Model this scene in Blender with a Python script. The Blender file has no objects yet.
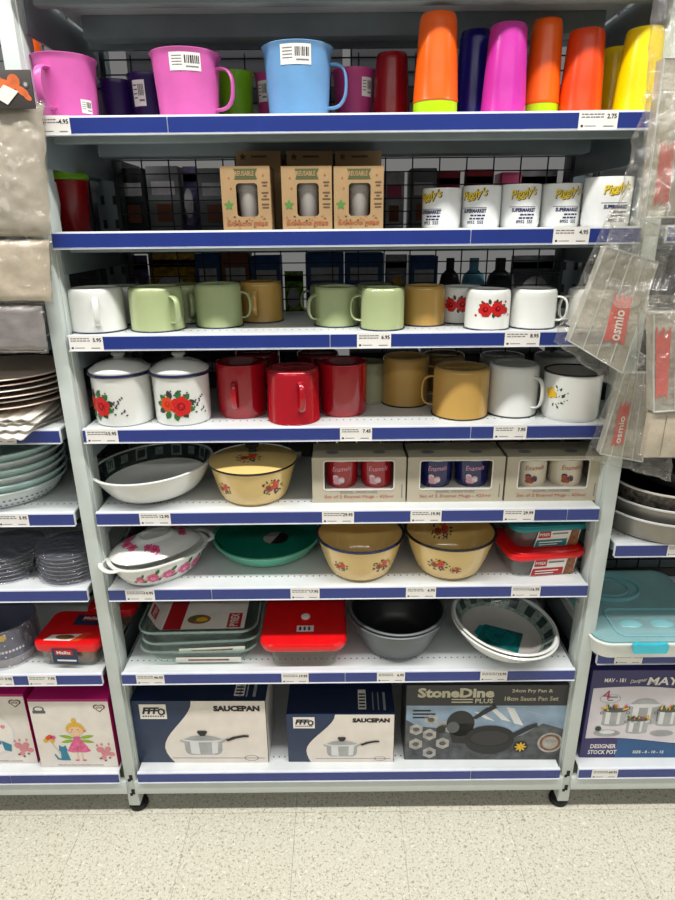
import bpy, bmesh, math, random
from mathutils import Vector, Matrix, noise
rnd = random.Random(7)
scene = bpy.context.scene
COL = scene.collection
PI = math.pi
sin, cos, rad = math.sin, math.cos, math.radians

# ------------------------------------------------------------------ camera
FPX, PIT, ROLL = 614.0, 0.349, -0.010
CAM = Vector((-0.019, -1.111, 1.349))
FW = Vector((0, cos(PIT), -sin(PIT)))
_r, _u = Vector((1, 0, 0)), Vector((0, sin(PIT), cos(PIT)))
RX = _r * cos(ROLL) + _u * sin(ROLL)
UX = -_r * sin(ROLL) + _u * cos(ROLL)
cd = bpy.data.cameras.new('camera')
cam = bpy.data.objects.new('camera', cd)
COL.objects.link(cam)
m = Matrix.Identity(4)
for i in range(3):
    m[i][0], m[i][1], m[i][2], m[i][3] = RX[i], UX[i], -FW[i], CAM[i]
cam.matrix_world = m
cd.sensor_fit = 'AUTO'
cd.sensor_width = 36.0
cd.lens = FPX * 36.0 / 900.0
cd.clip_start = 0.02
scene.camera = cam


def ray(px, py):
    return FW + RX * ((px - 337.5) / FPX) + UX * ((450 - py) / FPX)


def at(px, py, z):                       # photo point -> point on the level z
    d = ray(px, py)
    return CAM + d * ((z - CAM.z) / d.z)


def aty(px, py, y):                      # photo point -> point on the upright plane y
    d = ray(px, py)
    return CAM + d * ((y - CAM.y) / d.y)


def dep(P):
    return (Vector(P) - CAM).dot(FW)


def pixy(P):
    d = Vector(P) - CAM
    return 450 - FPX * d.dot(UX) / d.dot(FW)


def zfor(x, y, py):                      # height of the point above (x, y) seen at row py
    lo, hi = 0.0, 2.4
    for _ in range(40):
        mid = (lo + hi) / 2
        if pixy((x, y, mid)) > py:
            lo = mid
        else:
            hi = mid
    return lo


# ------------------------------------------------------------------ materials
def lin(h):
    h = h.lstrip('#')
    v = [int(h[i:i + 2], 16) / 255 for i in (0, 2, 4)]
    return tuple(c / 12.92 if c <= .04045 else ((c + .055) / 1.055) ** 2.4 for c in v) + (1,)


DEF, MATS = {}, {}


def define(name, hexcol, rough=.4, metal=0., var=.06, scale=25., bump=0., bscale=60., coat=0., film=None, tint='#ffffff', spec=.5, fk=.42, bd=.004, gl=0.):
    DEF[name] = dict(hexcol=hexcol, rough=rough, metal=metal, var=var, scale=scale, bump=bump,
                     bscale=bscale, coat=coat, film=film, tint=tint, spec=spec, fk=fk, bd=bd, gl=gl)


def mat(name):
    if name in MATS:
        return MATS[name]
    d = DEF[name]
    mt = bpy.data.materials.new(name)
    mt.use_nodes = True
    nt = mt.node_tree
    N, L = nt.nodes, nt.links
    b = N['Principled BSDF']
    out = N['Material Output']
    tc = N.new('ShaderNodeTexCoord')
    nz = N.new('ShaderNodeTexNoise')
    nz.inputs['Scale'].default_value = d['scale']
    nz.inputs['Detail'].default_value = 3
    L.new(tc.outputs['Object'], nz.inputs['Vector'])
    c = lin(d['hexcol'])
    mp = N.new('ShaderNodeMapRange')
    mp.inputs['From Min'].default_value = .3
    mp.inputs['From Max'].default_value = .7
    mp.inputs['To Min'].default_value = 1 - d['var']
    mp.inputs['To Max'].default_value = 1 + d['var']
    L.new(nz.outputs['Fac'], mp.inputs['Value'])
    mx = N.new('ShaderNodeVectorMath')
    mx.operation = 'SCALE'
    mx.inputs[0].default_value = c[:3]
    L.new(mp.outputs['Result'], mx.inputs['Scale'])
    L.new(mx.outputs[0], b.inputs['Base Color'])
    b.inputs['Roughness'].default_value = d['rough']
    b.inputs['Metallic'].default_value = d['metal']
    b.inputs['Coat Weight'].default_value = d['coat']
    b.inputs['Specular IOR Level'].default_value = d['spec']
    if d['bump']:
        n2 = N.new('ShaderNodeTexNoise')
        n2.inputs['Scale'].default_value = d['bscale']
        n2.inputs['Detail'].default_value = 4
        L.new(tc.outputs['Object'], n2.inputs['Vector'])
        bp = N.new('ShaderNodeBump')
        bp.inputs['Strength'].default_value = d['bump']
        bp.inputs['Distance'].default_value = d['bd']
        L.new(n2.outputs['Fac'], bp.inputs['Height'])
        L.new(bp.outputs['Normal'], b.inputs['Normal'])
    if d['film'] is not None:            # thin clear sheet: see-through plus a skin
        tr = N.new('ShaderNodeBsdfTransparent')
        tr.inputs['Color'].default_value = lin(d['tint'])
        lw = N.new('ShaderNodeLayerWeight')
        lw.inputs['Blend'].default_value = .35
        ma = N.new('ShaderNodeMath')
        ma.operation = 'MULTIPLY_ADD'
        ma.use_clamp = True
        ma.inputs[1].default_value = d['fk']
        ma.inputs[2].default_value = d['film']
        L.new(lw.outputs['Facing'], ma.inputs[0])
        mm = N.new('ShaderNodeMixShader')
        L.new(ma.outputs[0], mm.inputs['Fac'])
        L.new(tr.outputs[0], mm.inputs[1])
        gl = N.new('ShaderNodeBsdfGlossy')
        gl.inputs['Roughness'].default_value = d['rough']
        if d['bump']:
            L.new(bp.outputs['Normal'], gl.inputs['Normal'])
        m2 = N.new('ShaderNodeMixShader')
        m2.inputs['Fac'].default_value = d['gl']
        L.new(b.outputs[0], m2.inputs[1])
        L.new(gl.outputs[0], m2.inputs[2])
        L.new(m2.outputs[0], mm.inputs[2])
        L.new(mm.outputs[0], out.inputs['Surface'])
    MATS[name] = mt
    return mt


define('steel_white', '#cad2ce', .42, var=.03)
define('rear_steel_shaded', '#5f6a6d', .5, var=.04)  # rear posts: their shade is put into this darker steel colour
define('shelf_white', '#d8dcdc', .3, var=.03)
define('rail_blue', '#223580', .25, var=.05, coat=.3)
define('rail_white', '#dfe3ea', .3)
define('hole', '#15181a', .8)
define('wire', '#2a3034', .5, metal=.2)
define('rubber', '#111214', .6)
define('paper', '#ece9e4', .55)
define('ink', '#1c1c22', .6)
define('ink_grey', '#77757a', .6)
define('pink', '#d262ac', .3)
define('mauve', '#b8407e', .35)
define('purple', '#23104e', .3)
define('sky_blue', '#6b9ccb', .28)
define('green_plastic', '#74b016', .3)
define('dark_red', '#8c0712', .25)
define('orange', '#f0600c', .25)
define('orange_red', '#dd430f', .25)
define('lime_plastic', '#b8e010', .3)
define('navy', '#17187e', .25)
define('magenta', '#c430a0', .25)
define('yellow', '#f2d600', .25)
define('kraft', '#a1835c', .75, var=.1)
define('kraft_dark', '#5d4630', .8)
define('olive_print', '#4d5430', .7)
define('green_print', '#4d7f36', .7)
define('rust_print', '#9c5a30', .7)
define('cup_grey', '#aaa5a0', .5)
define('ceramic', '#e3e4e2', .15, coat=.5)
define('enamel_white', '#e2e3de', .14, coat=.6, var=.02)
define('enamel_lime', '#a6b283', .16, coat=.6, var=.03)
define('enamel_mustard', '#bf9850', .16, coat=.6, var=.03)
define('enamel_red', '#a30b1c', .14, coat=.7, var=.04)
define('enamel_cream', '#dfbf78', .16, coat=.6, var=.03)
define('enamel_sage', '#a8ab86', .2, coat=.5)
define('rim_blue', '#1a2044', .2, coat=.4)
define('rim_black', '#14141a', .2, coat=.4)
define('petal', '#c81a1c', .35)
define('petal_orange', '#d9471c', .35)
define('petal_pink', '#d9568a', .4)
define('petal_pale', '#e7a9bc', .4)
define('leaf', '#2c6a30', .4)
define('leaf_dark', '#27402a', .4)
define('rose_brown', '#a2461f', .4)
define('plum', '#4a3250', .4)
define('flower_yellow', '#e3b62c', .4)
define('logo_yellow', '#e6c81e', .4)
define('logo_navy', '#1b2350', .4)
define('bowl_pattern', '#2b3a38', .25, var=.4, scale=60, coat=.4)
define('bowl_pattern_pale', '#7e8a82', .25, var=.3, scale=80, coat=.4)
define('bowl_panel', '#7d8c84', .25, var=.4, scale=90)
define('teal_sticker', '#0c5a58', .3, var=.5, scale=90)
define('teal_deep', '#067a62', .2, var=.05, coat=.4)
define('teal_light', '#69bd9f', .25, coat=.4)
define('teal_lid', '#0f7d83', .3)
define('red_lid', '#e00d14', .3, coat=.2)
define('glass', '#dfe5e3', .06, film=.03, tint='#f9fcfb', fk=.25, gl=.6)
define('glass_thick', '#b7c4bd', .05, film=.012, tint='#f6faf8', fk=.24, gl=.6, bump=.15, bscale=20)
define('glass_rim', '#a9bbb3', .05, film=.22, tint='#e2eee9')
define('film', '#f4f2ee', .12, film=.06, bump=1., bscale=34, tint='#fbfaf7', bd=.02, gl=.7, fk=.34)
define('film_soft', '#dcdce4', .12, film=.13, bump=1., bscale=70, tint='#f6f6fa', bd=.02, gl=.55, fk=.25)
define('tag_red', '#b3121c', .4)
define('tag_white', '#ece6de', .5)
define('food_brown', '#8a5a36', .6, var=.5, scale=80)
define('pot_grey', '#5f6466', .35, metal=.35, var=.05)
define('pot_inside', '#191b1c', .4)
define('box_navy', '#1e3050', .4, var=.08)
define('box_navy_top', '#12203f', .35)
define('box_cream', '#e6ddd3', .5)
define('steel_print', '#a8aaac', .3, metal=.2, var=.25, scale=20)
define('steel_print_light', '#dcdddd', .35)
define('steel_print_dark', '#55585c', .4)
define('dine_dark', '#2c2c30', .4)
define('dine_letters', '#c4bda4', .4, var=.2)
define('dine_sky', '#8fa6bd', .4, var=.3, scale=14)
define('dine_rock', '#4c4f52', .5, var=.55, scale=40)
define('dine_hex', '#a7a49c', .5, var=.3, scale=60)
define('pan_print', '#1d1f22', .4)
define('gift_board', '#b9b09a', .65, var=.06)
define('gift_white', '#dfdbd2', .6)
define('gift_red_text', '#b5482c', .6)
define('mug_navy', '#141c5a', .15, coat=.5)
define('mug_cream', '#dbd1bb', .2, coat=.4)
define('magenta_box', '#b00a66', .4)
define('child_white', '#e5ded5', .5)
define('child_brown', '#6b4530', .6)
define('skin_print', '#e9c29a', .6)
define('hair_print', '#dcae32', .6)
define('wing_print', '#8cae2e', .6)
define('dress_print', '#d9628f', .6, var=.3, scale=120)
define('blue_print', '#2f7f9e', .6)
define('fox_print', '#dd8a92', .6, var=.2)
define('lavender_wall', '#d8d2d8', .5)
define('stock_purple', '#302a63', .35)
define('stock_blue', '#1f5487', .35)
define('aqua', '#37bcd0', .3, coat=.3)
define('aqua_clear', '#b0d6da', .1, film=.34, tint='#bfe6ea')
define('aqua_line', '#9fd8de', .2, film=.5, tint='#d0f0f4')
define('bin_white', '#dde0da', .35)
define('pan_metal', '#8f8c83', .3, metal=.5, var=.1)
define('pan_black', '#141416', .4)
define('pan_pattern', '#55504a', .5, var=.9, scale=110)
define('plate_beige', '#e0cdbf', .5)
define('plate_white', '#e6e2da', .5)
define('plate_teal', '#c6e2de', .2, film=.75, tint='#e4f0ef')
define('plate_clear', '#dde4e3', .2, film=.72, tint='#eef4f3')
define('plate_navy', '#56596c', .3)
define('pack_grey', '#b4ac9f', .6, var=.15, scale=14, bump=.5, bscale=22)
define('pack_beige', '#c9bdab', .5, var=.12, scale=40, bump=.3, bscale=40)
define('pack_lilac', '#8f898c', .45, var=.12, bump=.5, bscale=18)
define('card_dark', '#3f3a38', .5)
define('card_orange', '#e2703a', .5, var=.35, scale=30)
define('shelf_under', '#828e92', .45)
define('print_pink_red', '#d66a62', .5)
define('far_blue', '#1f5a9c', .4, var=.2)
define('far_darkgrey', '#8f9194', .6)
define('far_yellow', '#e8b82c', .5, var=.4, scale=60)
define('far_brown', '#94532f', .5)
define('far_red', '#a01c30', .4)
define('far_green', '#a4dc3c', .4, var=.6, scale=70)
define('far_pink', '#d44f7d', .4)
define('far_white', '#dcd8dc', .5, var=.2, scale=50)
define('far_silver', '#b5b5ba', .3, metal=.3, var=.3)
define('far_purple', '#8a7cab', .4, var=.5, scale=60)
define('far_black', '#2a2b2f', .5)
define('far_cyan', '#7cc8ea', .3)


# ------------------------------------------------------------------ mesh builder
GLYPH = {}


def glyphs(s, bold):
    k = (s, bold)
    if k not in GLYPH:
        cu = bpy.data.curves.new('t', 'FONT')
        cu.body = s
        cu.size = 1
        cu.resolution_u = 2
        cu.offset = .022 if bold is True else (bold or 0)
        o = bpy.data.objects.new('t', cu)
        COL.objects.link(o)
        bpy.context.view_layer.update()
        me = bpy.data.meshes.new_from_object(o.evaluated_get(bpy.context.evaluated_depsgraph_get()))
        vs = [v.co.copy() for v in me.vertices]
        fs = [tuple(p.vertices) for p in me.polygons]
        bpy.data.objects.remove(o)
        bpy.data.curves.remove(cu)
        bpy.data.meshes.remove(me)
        x0 = min(v.x for v in vs); x1 = max(v.x for v in vs)
        y0 = min(v.y for v in vs); y1 = max(v.y for v in vs)
        GLYPH[k] = ([((v.x - x0) / (x1 - x0), (v.y - y0) / (y1 - y0)) for v in vs], fs, (x1 - x0) / (y1 - y0))
    return GLYPH[k]


class MB:
    def __init__(s):
        s.v, s.f, s.mi, s.mats = [], [], [], []

    def m(s, name):
        if name not in s.mats:
            s.mats.append(name)
        return s.mats.index(name)

    def add(s, vs, fs, name):
        o, k = len(s.v), s.m(name)
        s.v += [tuple(v) for v in vs]
        for f in fs:
            s.f.append(tuple(o + i for i in f))
            s.mi.append(k)
        return s

    def box(s, x0, x1, y0, y1, z0, z1, name, bev=0., xf=None):
        bm = bmesh.new()
        bmesh.ops.create_cube(bm, size=1)
        for v in bm.verts:
            v.co = Vector((x0 + (v.co.x + .5) * (x1 - x0), y0 + (v.co.y + .5) * (y1 - y0), z0 + (v.co.z + .5) * (z1 - z0)))
        if bev:
            bmesh.ops.bevel(bm, geom=bm.edges[:], offset=bev, segments=2, profile=.5, affect='EDGES')
        bm.verts.index_update()
        vs = [v.co.copy() for v in bm.verts]
        if xf:
            vs = [xf(v) for v in vs]
        fs = [tuple(v.index for v in f.verts) for f in bm.faces]
        bm.free()
        return s.add(vs, fs, name)

    def rings(s, rings, name, cap0=False, cap1=False, mats=None):
        n = len(rings[0])
        for k in range(len(rings) - 1):
            a, b = rings[k], rings[k + 1]
            s.add(list(a) + list(b), [(i, (i + 1) % n, n + (i + 1) % n, n + i) for i in range(n)], mats[k] if mats else name)
        if cap0:
            s.add(rings[0], [tuple(reversed(range(n)))], mats[0] if mats else name)
        if cap1:
            s.add(rings[-1], [tuple(range(n))], mats[-1] if mats else name)
        return s

    def lathe(s, prof, name, n=48, c=(0, 0, 0), sy=1., mats=None, wob=None):
        # one shared-vertex surface so shading stays smooth
        o = len(s.v)
        idx = []
        for (r, z) in prof:
            if r < 1e-6:
                idx.append([len(s.v)] * n)
                s.v.append((c[0], c[1], c[2] + z))
            else:
                row = []
                for i in range(n):
                    a = 2 * PI * i / n
                    rr = r * (wob(a, z) if wob else 1)
                    row.append(len(s.v))
                    s.v.append((c[0] + rr * cos(a), c[1] + rr * sin(a) * sy, c[2] + z))
                idx.append(row)
        for k in range(len(prof) - 1):
            nm = s.m(mats[k] if mats else name)
            A, B = idx[k], idx[k + 1]
            for i in range(n):
                j = (i + 1) % n
                q = []
                for t in (A[i], A[j], B[j], B[i]):
                    if t not in q:
                        q.append(t)
                if len(q) > 2:
                    s.f.append(tuple(q))
                    s.mi.append(nm)
        return s

    def loft(s, rows, name, mats=None, cap0=True, cap1=True):
        # rows: list of rings with the same number of points, vertices shared
        n = len(rows[0])
        o = len(s.v)
        for r in rows:
            s.v += [tuple(p) for p in r]
        for k in range(len(rows) - 1):
            nm = s.m(mats[k] if mats else name)
            for i in range(n):
                j = (i + 1) % n
                s.f.append((o + k * n + i, o + k * n + j, o + (k + 1) * n + j, o + (k + 1) * n + i))
                s.mi.append(nm)
        if cap0:
            s.f.append(tuple(o + i for i in reversed(range(n)))); s.mi.append(s.m(mats[0] if mats else name))
        if cap1:
            s.f.append(tuple(o + (len(rows) - 1) * n + i for i in range(n))); s.mi.append(s.m(mats[-1] if mats else name))
        return s

    def sweep(s, pts, side, w, t, name, n=10, closed=False):
        pts = [Vector(p) for p in pts]
        side = Vector(side).normalized()
        rows = []
        for i, p in enumerate(pts):
            if closed:
                tg = pts[(i + 1) % len(pts)] - pts[i - 1]
            else:
                tg = pts[min(i + 1, len(pts) - 1)] - pts[max(i - 1, 0)]
            tg.normalize()
            nr = side.cross(tg).normalized()
            rows.append([p + side * (w / 2 * cos(2 * PI * k / n)) + nr * (t / 2 * sin(2 * PI * k / n)) for k in range(n)])
        if closed:
            rows.append(rows[0])
        return s.loft(rows, name, cap0=not closed, cap1=not closed)

    def tube(s, pts, r, name, n=8):
        pts = [Vector(p) for p in pts]
        rows = []
        for i, p in enumerate(pts):
            tg = (pts[min(i + 1, len(pts) - 1)] - pts[max(i - 1, 0)]).normalized()
            a = tg.cross(Vector((0, 0, 1)))
            if a.length < 1e-3:
                a = tg.cross(Vector((0, 1, 0)))
            a.normalize()
            b = tg.cross(a)
            rows.append([p + a * (r * cos(2 * PI * k / n)) + b * (r * sin(2 * PI * k / n)) for k in range(n)])
        return s.loft(rows, name)

    # flat shapes laid on a surface: fn(u, v, d) gives the point d above it
    def poly(s, fn, pts, name, d=.0005):
        return s.add([fn(u, v, d) for u, v in pts], [tuple(range(len(pts)))], name)

    def rect(s, fn, u0, u1, v0, v1, name, d=.0005, nu=1):
        vs, fs = [], []
        for i in range(nu + 1):
            u = u0 + (u1 - u0) * i / nu
            vs += [fn(u, v0, d), fn(u, v1, d)]
        for i in range(nu):
            fs.append((2 * i, 2 * i + 2, 2 * i + 3, 2 * i + 1))
        return s.add(vs, fs, name)

    def disc(s, fn, u, v, ru, rv, name, d=.0005, n=16, rot=0.):
        pts = []
        for i in range(n):
            a = 2 * PI * i / n
            x, y = ru * cos(a), rv * sin(a)
            pts.append((u + x * cos(rot) - y * sin(rot), v + x * sin(rot) + y * cos(rot)))
        return s.poly(fn, pts, name, d)

    def leafp(s, fn, u, v, l, w, rot, name, d=.0004):
        base = [(0, 0), (.25, .8), (.55, 1), (.8, .6), (1, 0), (.8, -.6), (.55, -1), (.25, -.8)]
        pts = [(u + l * a * cos(rot) - w / 2 * b * sin(rot), v + l * a * sin(rot) + w / 2 * b * cos(rot)) for a, b in base]
        return s.poly(fn, pts, name, d)

    def ringp(s, fn, u, v, ro, ri, name, d=.0005, n=24, sq=1.):
        vs, fs = [], []
        for i in range(n):
            a = 2 * PI * i / n
            vs += [fn(u + ro * cos(a), v + ro * sq * sin(a), d), fn(u + ri * cos(a), v + ri * sq * sin(a), d)]
        for i in range(n):
            j = (i + 1) % n
            fs.append((2 * i, 2 * j, 2 * j + 1, 2 * i + 1))
        return s.add(vs, fs, name)

    def text(s, fn, t, u, v, h, name, d=.0008, w=None, bold=False, rot=0., shear=0., align='l'):
        vs, fs, ar = glyphs(t, bold)
        W = w if w else h * ar
        off = 0 if align == 'l' else (-W / 2 if align == 'c' else -W)
        P = []
        for a, b in vs:
            x, y = a * W + off + shear * b * h, b * h
            P.append(fn(u + x * cos(rot) - y * sin(rot), v + x * sin(rot) + y * cos(rot), d))
        return s.add(P, fs, name)

    def rose(s, fn, u, v, r, name='petal', d=.0006, core='dark_red'):
        for k in range(6):
            a = k * PI / 3 + .3
            s.disc(fn, u + .55 * r * cos(a), v + .55 * r * sin(a), r * .55, r * .48, name, d + .00002 * k, 12, a)
        s.disc(fn, u, v, r * .42, r * .42, core, d + .0003, 12)
        s.disc(fn, u + r * .05, v + r * .08, r * .2, r * .2, name, d + .0005, 10)
        return s

    def build(s, name, parent=None, loc=None, rot=None, angle=38):
        me = bpy.data.meshes.new(name)
        me.from_pydata(s.v, [], s.f)
        for k in s.mats:
            me.materials.append(mat(k))
        me.polygons.foreach_set('material_index', s.mi)
        me.polygons.foreach_set('use_smooth', [True] * len(s.f))
        me.update()
        try:
            me.set_sharp_from_angle(angle=rad(angle))
        except Exception:
            pass
        o = bpy.data.objects.new(name, me)
        COL.objects.link(o)
        if parent:
            o.parent = parent
        if loc is not None:
            o.location = loc
        if rot is not None:
            o.rotation_euler = rot
        return o


def tag(o, label, cat, group=None, kind=None):
    if label:
        o['label'] = label
    if cat:
        o['category'] = cat
    if group:
        o['group'] = group
    if kind:
        o['kind'] = kind
    return o


def thing(name, label, cat, loc=(0, 0, 0), rot=(0, 0, 0), group=None):
    o = bpy.data.objects.new(name, None)
    o.empty_display_size = .02
    COL.objects.link(o)
    o.location = loc
    o.rotation_euler = rot
    return tag(o, label, cat, group)


def front(y0=0.):                          # a flat face looking at the aisle
    return lambda u, v, d: (u, y0 - d, v)


def topf(z0=0.):
    return lambda u, v, d: (u, v, z0 + d)


def cyl(rf, a0=-PI / 2, sy=1.):             # a round wall; rf(v) is its radius at height v
    def fn(u, v, d):
        r = rf(v)
        a = a0 + u / r
        return ((r + d) * cos(a), (r + d) * sin(a) * sy, v)
    return fn


def rrect(rx, ry, r, z, n=6, sk=0.):
    out = []
    for (cx, cy, a0) in ((rx - r, ry - r, 0), (-rx + r, ry - r, 90), (-rx + r, -ry + r, 180), (rx - r, -ry + r, 270)):
        for k in range(n + 1):
            a = rad(a0 + 90 * k / n)
            out.append(Vector((cx + r * cos(a), cy + r * sin(a), z)))
    return out


def stand(xc, yb, w, z):
    """round foot: photo x of its axis, row of its front edge, width in the photo -> centre and radius"""
    r = .03
    for _ in range(6):
        P = at(xc, yb, z)
        c = Vector((P.x, P.y + r, z))
        r = w / 2 * dep((c.x, c.y, z + .04)) / FPX
    c = Vector((P.x * (1 + 0), P.y + r, z))
    q = aty(xc, yb - 15, c.y)
    c.x = (c.x + q.x) / 2
    return c, r


def stand_y(xc, w, yf, z, zm=.05):
    """the same where the foot hides behind the shelf lip: yf is its setback"""
    r = .03
    for _ in range(6):
        c = Vector((0, yf + r, z))
        row = pixy((0, c.y, z + zm))
        P = aty(xc, row, c.y)
        c.x = P.x
        r = w / 2 * dep((c.x, c.y, z + zm)) / FPX
    return c, r

# ------------------------------------------------------------------ setting: floor and light
def floor_material():
    mt = bpy.data.materials.new('floor_tiles')
    mt.use_nodes = True
    N, L = mt.node_tree.nodes, mt.node_tree.links
    b = N['Principled BSDF']
    tc = N.new('ShaderNodeTexCoord')
    mp = N.new('ShaderNodeMapping')
    mp.inputs['Location'].default_value = (TILE_OFF, .0, 0)
    L.new(tc.outputs['Object'], mp.inputs['Vector'])
    br = N.new('ShaderNodeTexBrick')
    br.offset = 0
    br.inputs['Scale'].default_value = 1
    br.inputs['Brick Width'].default_value = TILE
    br.inputs['Row Height'].default_value = TILE
    br.inputs['Mortar Size'].default_value = .0009
    br.inputs['Mortar Smooth'].default_value = .6
    br.inputs['Color1'].default_value = lin('#deDac8')
    br.inputs['Color2'].default_value = lin('#dbd7c4')
    br.inputs['Mortar'].default_value = lin('#a8a598')
    L.new(mp.outputs[0], br.inputs['Vector'])
    cur = br.outputs['Color']
    for sc, lo, hi, colr, amt in ((160, .57, .66, '#9a8f78', .75), (300, .585, .66, '#7d7260', .55), (120, .6, .7, '#f4f2e8', .7)):
        nz = N.new('ShaderNodeTexNoise')
        nz.inputs['Scale'].default_value = sc
        nz.inputs['Detail'].default_value = 2
        nz.inputs['Distortion'].default_value = .6
        L.new(tc.outputs['Object'], nz.inputs['Vector'])
        mr = N.new('ShaderNodeMapRange')
        mr.inputs['From Min'].default_value = lo
        mr.inputs['From Max'].default_value = hi
        mr.inputs['To Max'].default_value = amt
        L.new(nz.outputs['Fac'], mr.inputs['Value'])
        mx = N.new('ShaderNodeMix')
        mx.data_type = 'RGBA'
        mx.inputs['B'].default_value = lin(colr)
        L.new(mr.outputs['Result'], mx.inputs['Factor'])
        L.new(cur, mx.inputs['A'])
        cur = mx.outputs['Result']
    L.new(cur, b.inputs['Base Color'])
    b.inputs['Roughness'].default_value = .38
    return mt


TILE, TILE_OFF = .256, .130
fl = MB()
fl.add([(-5, -4, 0), (5, -4, 0), (5, 5, 0), (-5, 5, 0)], [(0, 1, 2, 3)], 'paper')
flo = fl.build('floor')
flo.data.materials.clear()
flo.data.materials.append(floor_material())
tag(flo, 'speckled cream vinyl tile floor of the aisle', 'floor', kind='structure')

w = bpy.data.worlds.new('store')
scene.world = w
w.use_nodes = True
wb = w.node_tree.nodes['Background']
wb.inputs['Color'].default_value = (1, .99, .97, 1)
wb.inputs['Strength'].default_value = .16


def strip_light(x, y, z, sx, sy, power):
    l = bpy.data.lights.new('ceiling_strip', 'AREA')
    l.shape = 'RECTANGLE'
    l.size, l.size_y = sx, sy
    l.energy = power
    l.color = (1.0, .985, .95)
    o = bpy.data.objects.new('ceiling_strip', l)
    o.location = (x, y, z)
    COL.objects.link(o)


strip_light(0, -.72, 2.75, 4.6, .14, 92)
strip_light(0, -3.0, 2.75, 4.6, .2, 38)
strip_light(0, 2.4, 2.75, 4.6, .16, 14)
scene.view_settings.view_transform = 'Standard'
scene.view_settings.look = 'None'
scene.view_settings.gamma = 1
scene.view_settings.use_curve_mapping = False
scene.view_settings.exposure = 0.15

# ------------------------------------------------------------------ shelving
Z = [1.712, 1.518, 1.344, 1.170, .994, .820, .644, .428, .140]     # shelf tops, from above
SD, RH = .30, .026                                                  # shelf depth, rail height
HALF, PITCH = .5, 1.0435


def shelf(bay, x0, x1, z, seams, base=False):
    b = MB()
    b.box(x0 + .002, x1 - .002, 0, SD, z - .004, z, 'shelf_white')
    b.box(x0 + .002, x1 - .002, -.001, .002, z - RH, z - .0002, 'shelf_white')   # front lip
    b.box(x0 + .012, x1 - .012, .030, .050, z - .034, z - .004, 'shelf_under', .002)
    b.box(x0 + .03, x1 - .03, .185, .225, z - .040, z - .004, 'shelf_under', .002)         # stiffener
    b.box(x0 + .002, x1 - .002, SD - .012, SD, z - .034, z - .0002, 'shelf_under', .001)
    n = int((x1 - x0) / .0135)
    for i in range(n):
        u = x0 + .01 + i * (x1 - x0 - .02) / (n - 1)
        b.disc(topf(z), u, .036, .0017, .0021, 'hole', .0003, 8)
    if base:
        b.box(x0 - .012, x1 + .012, -.006, .01, z - .068, z - .03, 'steel_white', .002)
    o = b.build('shelf', bay)
    r = MB()
    r.box(x0, x1, -.009, -.001, z - RH, z + .001, 'rail_white', .001)
    r.box(x0, x1, -.0122, -.001, z - RH - .0014, z - RH - .0004, 'rail_white')
    cuts = [x0] + seams + [x1]
    for a, c in zip(cuts[:-1], cuts[1:]):
        r.box(a + .0007, c - .0007, -.0102, -.008, z - RH + .0014, z - .0022, 'rail_blue')
    r.build('price_rail', o)
    return o


def post(bay, xc, top=1.86):
    b = MB()
    b.box(xc - .0135, xc + .0135, 0, .06, .028, top, 'steel_white', .0022)
    b.box(xc + .0135, xc + .0165, .012, .05, .09, top, 'steel_white', .001)
    b.box(xc - .0165, xc - .0135, .012, .05, .09, top, 'steel_white', .001)
    k = .055
    while k < .14:
        b.box(xc - .002, xc + .006, -.0009, .001, k + .01, k + .026, 'hole')
        b.box(xc - .006, xc, -.0009, .001, k + .006, k + .014, 'hole')
        k += .045
    o = b.build('upright_post', bay)
    f = MB()
    f.lathe([(0, 0), (.021, 0), (.023, .006), (.021, .014), (.012, .02), (.009, .03), (0, .03)], 'rubber', 24, (xc, .028, 0))
    f.build('levelling_foot', o)
    b = MB()
    b.box(xc - .027, xc + .027, .362, .40, 0, top, 'rear_steel_shaded', .003)
    zz = .2
    while zz < top - .05:
        b.box(xc + .0135 - .004, xc + .0135 + .004, .3605, .3625, zz, zz + .018, 'hole')
        b.box(xc - .0135 - .004, xc - .0135 + .004, .3605, .3625, zz, zz + .018, 'hole')
        zz += .05
    b.build('rear_post', bay)


def arms(bay, xs, zs):
    for x in xs:
        for z in zs:
            b = MB()
            b.box(x - .0022, x + .0022, .03, .362, z - .072, z - .005, 'shelf_under', .001)
            b.build('shelf_arm', bay)


def mesh_panel(bay, x0, x1, z0, z1):
    b = MB()
    x = x0
    while x < x1:
        b.box(x - .0013, x + .0013, .332, .3346, z0, z1, 'wire')
        x += .058
    z = z0
    while z < z1:
        b.box(x0, x1, .3295, .332, z - .0012, z + .0012, 'wire')
        z += .0265
    b.box(x0, x1, .328, .338, z0 - .004, z0 + .004, 'wire')
    b.box(x0, x1, .328, .338, z1 - .004, z1 + .004, 'wire')
    b.box(x0 - .004, x0 + .004, .328, .338, z0, z1, 'wire')
    b.box(x1 - .004, x1 + .004, .328, .338, z0, z1, 'wire')
    b.build('wire_back', bay)


def sx(px, lev):
    return at(px, 0, 0).x if False else aty(px, pixy((0, 0, Z[lev])), 0).x


bay = thing('shelving_unit', 'long run of white steel shop shelving with blue price rails, holding all the goods', 'shelving', (0, 0, 0))
seam_px = {1: 168, 2: 470, 3: 330, 4: 470, 5: 566, 6: 212, 7: 345, 8: 470}
for i, z in enumerate(Z):
    seams = [sx(seam_px[i], i)] if i in seam_px else [.1]
    shelf(bay, -HALF, HALF, z, seams, base=(i == 8))
for s in (-1, 1):
    post(bay, s * PITCH / 2)
arms(bay, (-.5045, .5045), Z[:-1])
mesh_panel(bay, -.49, .49, .16, 1.84)

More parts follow.
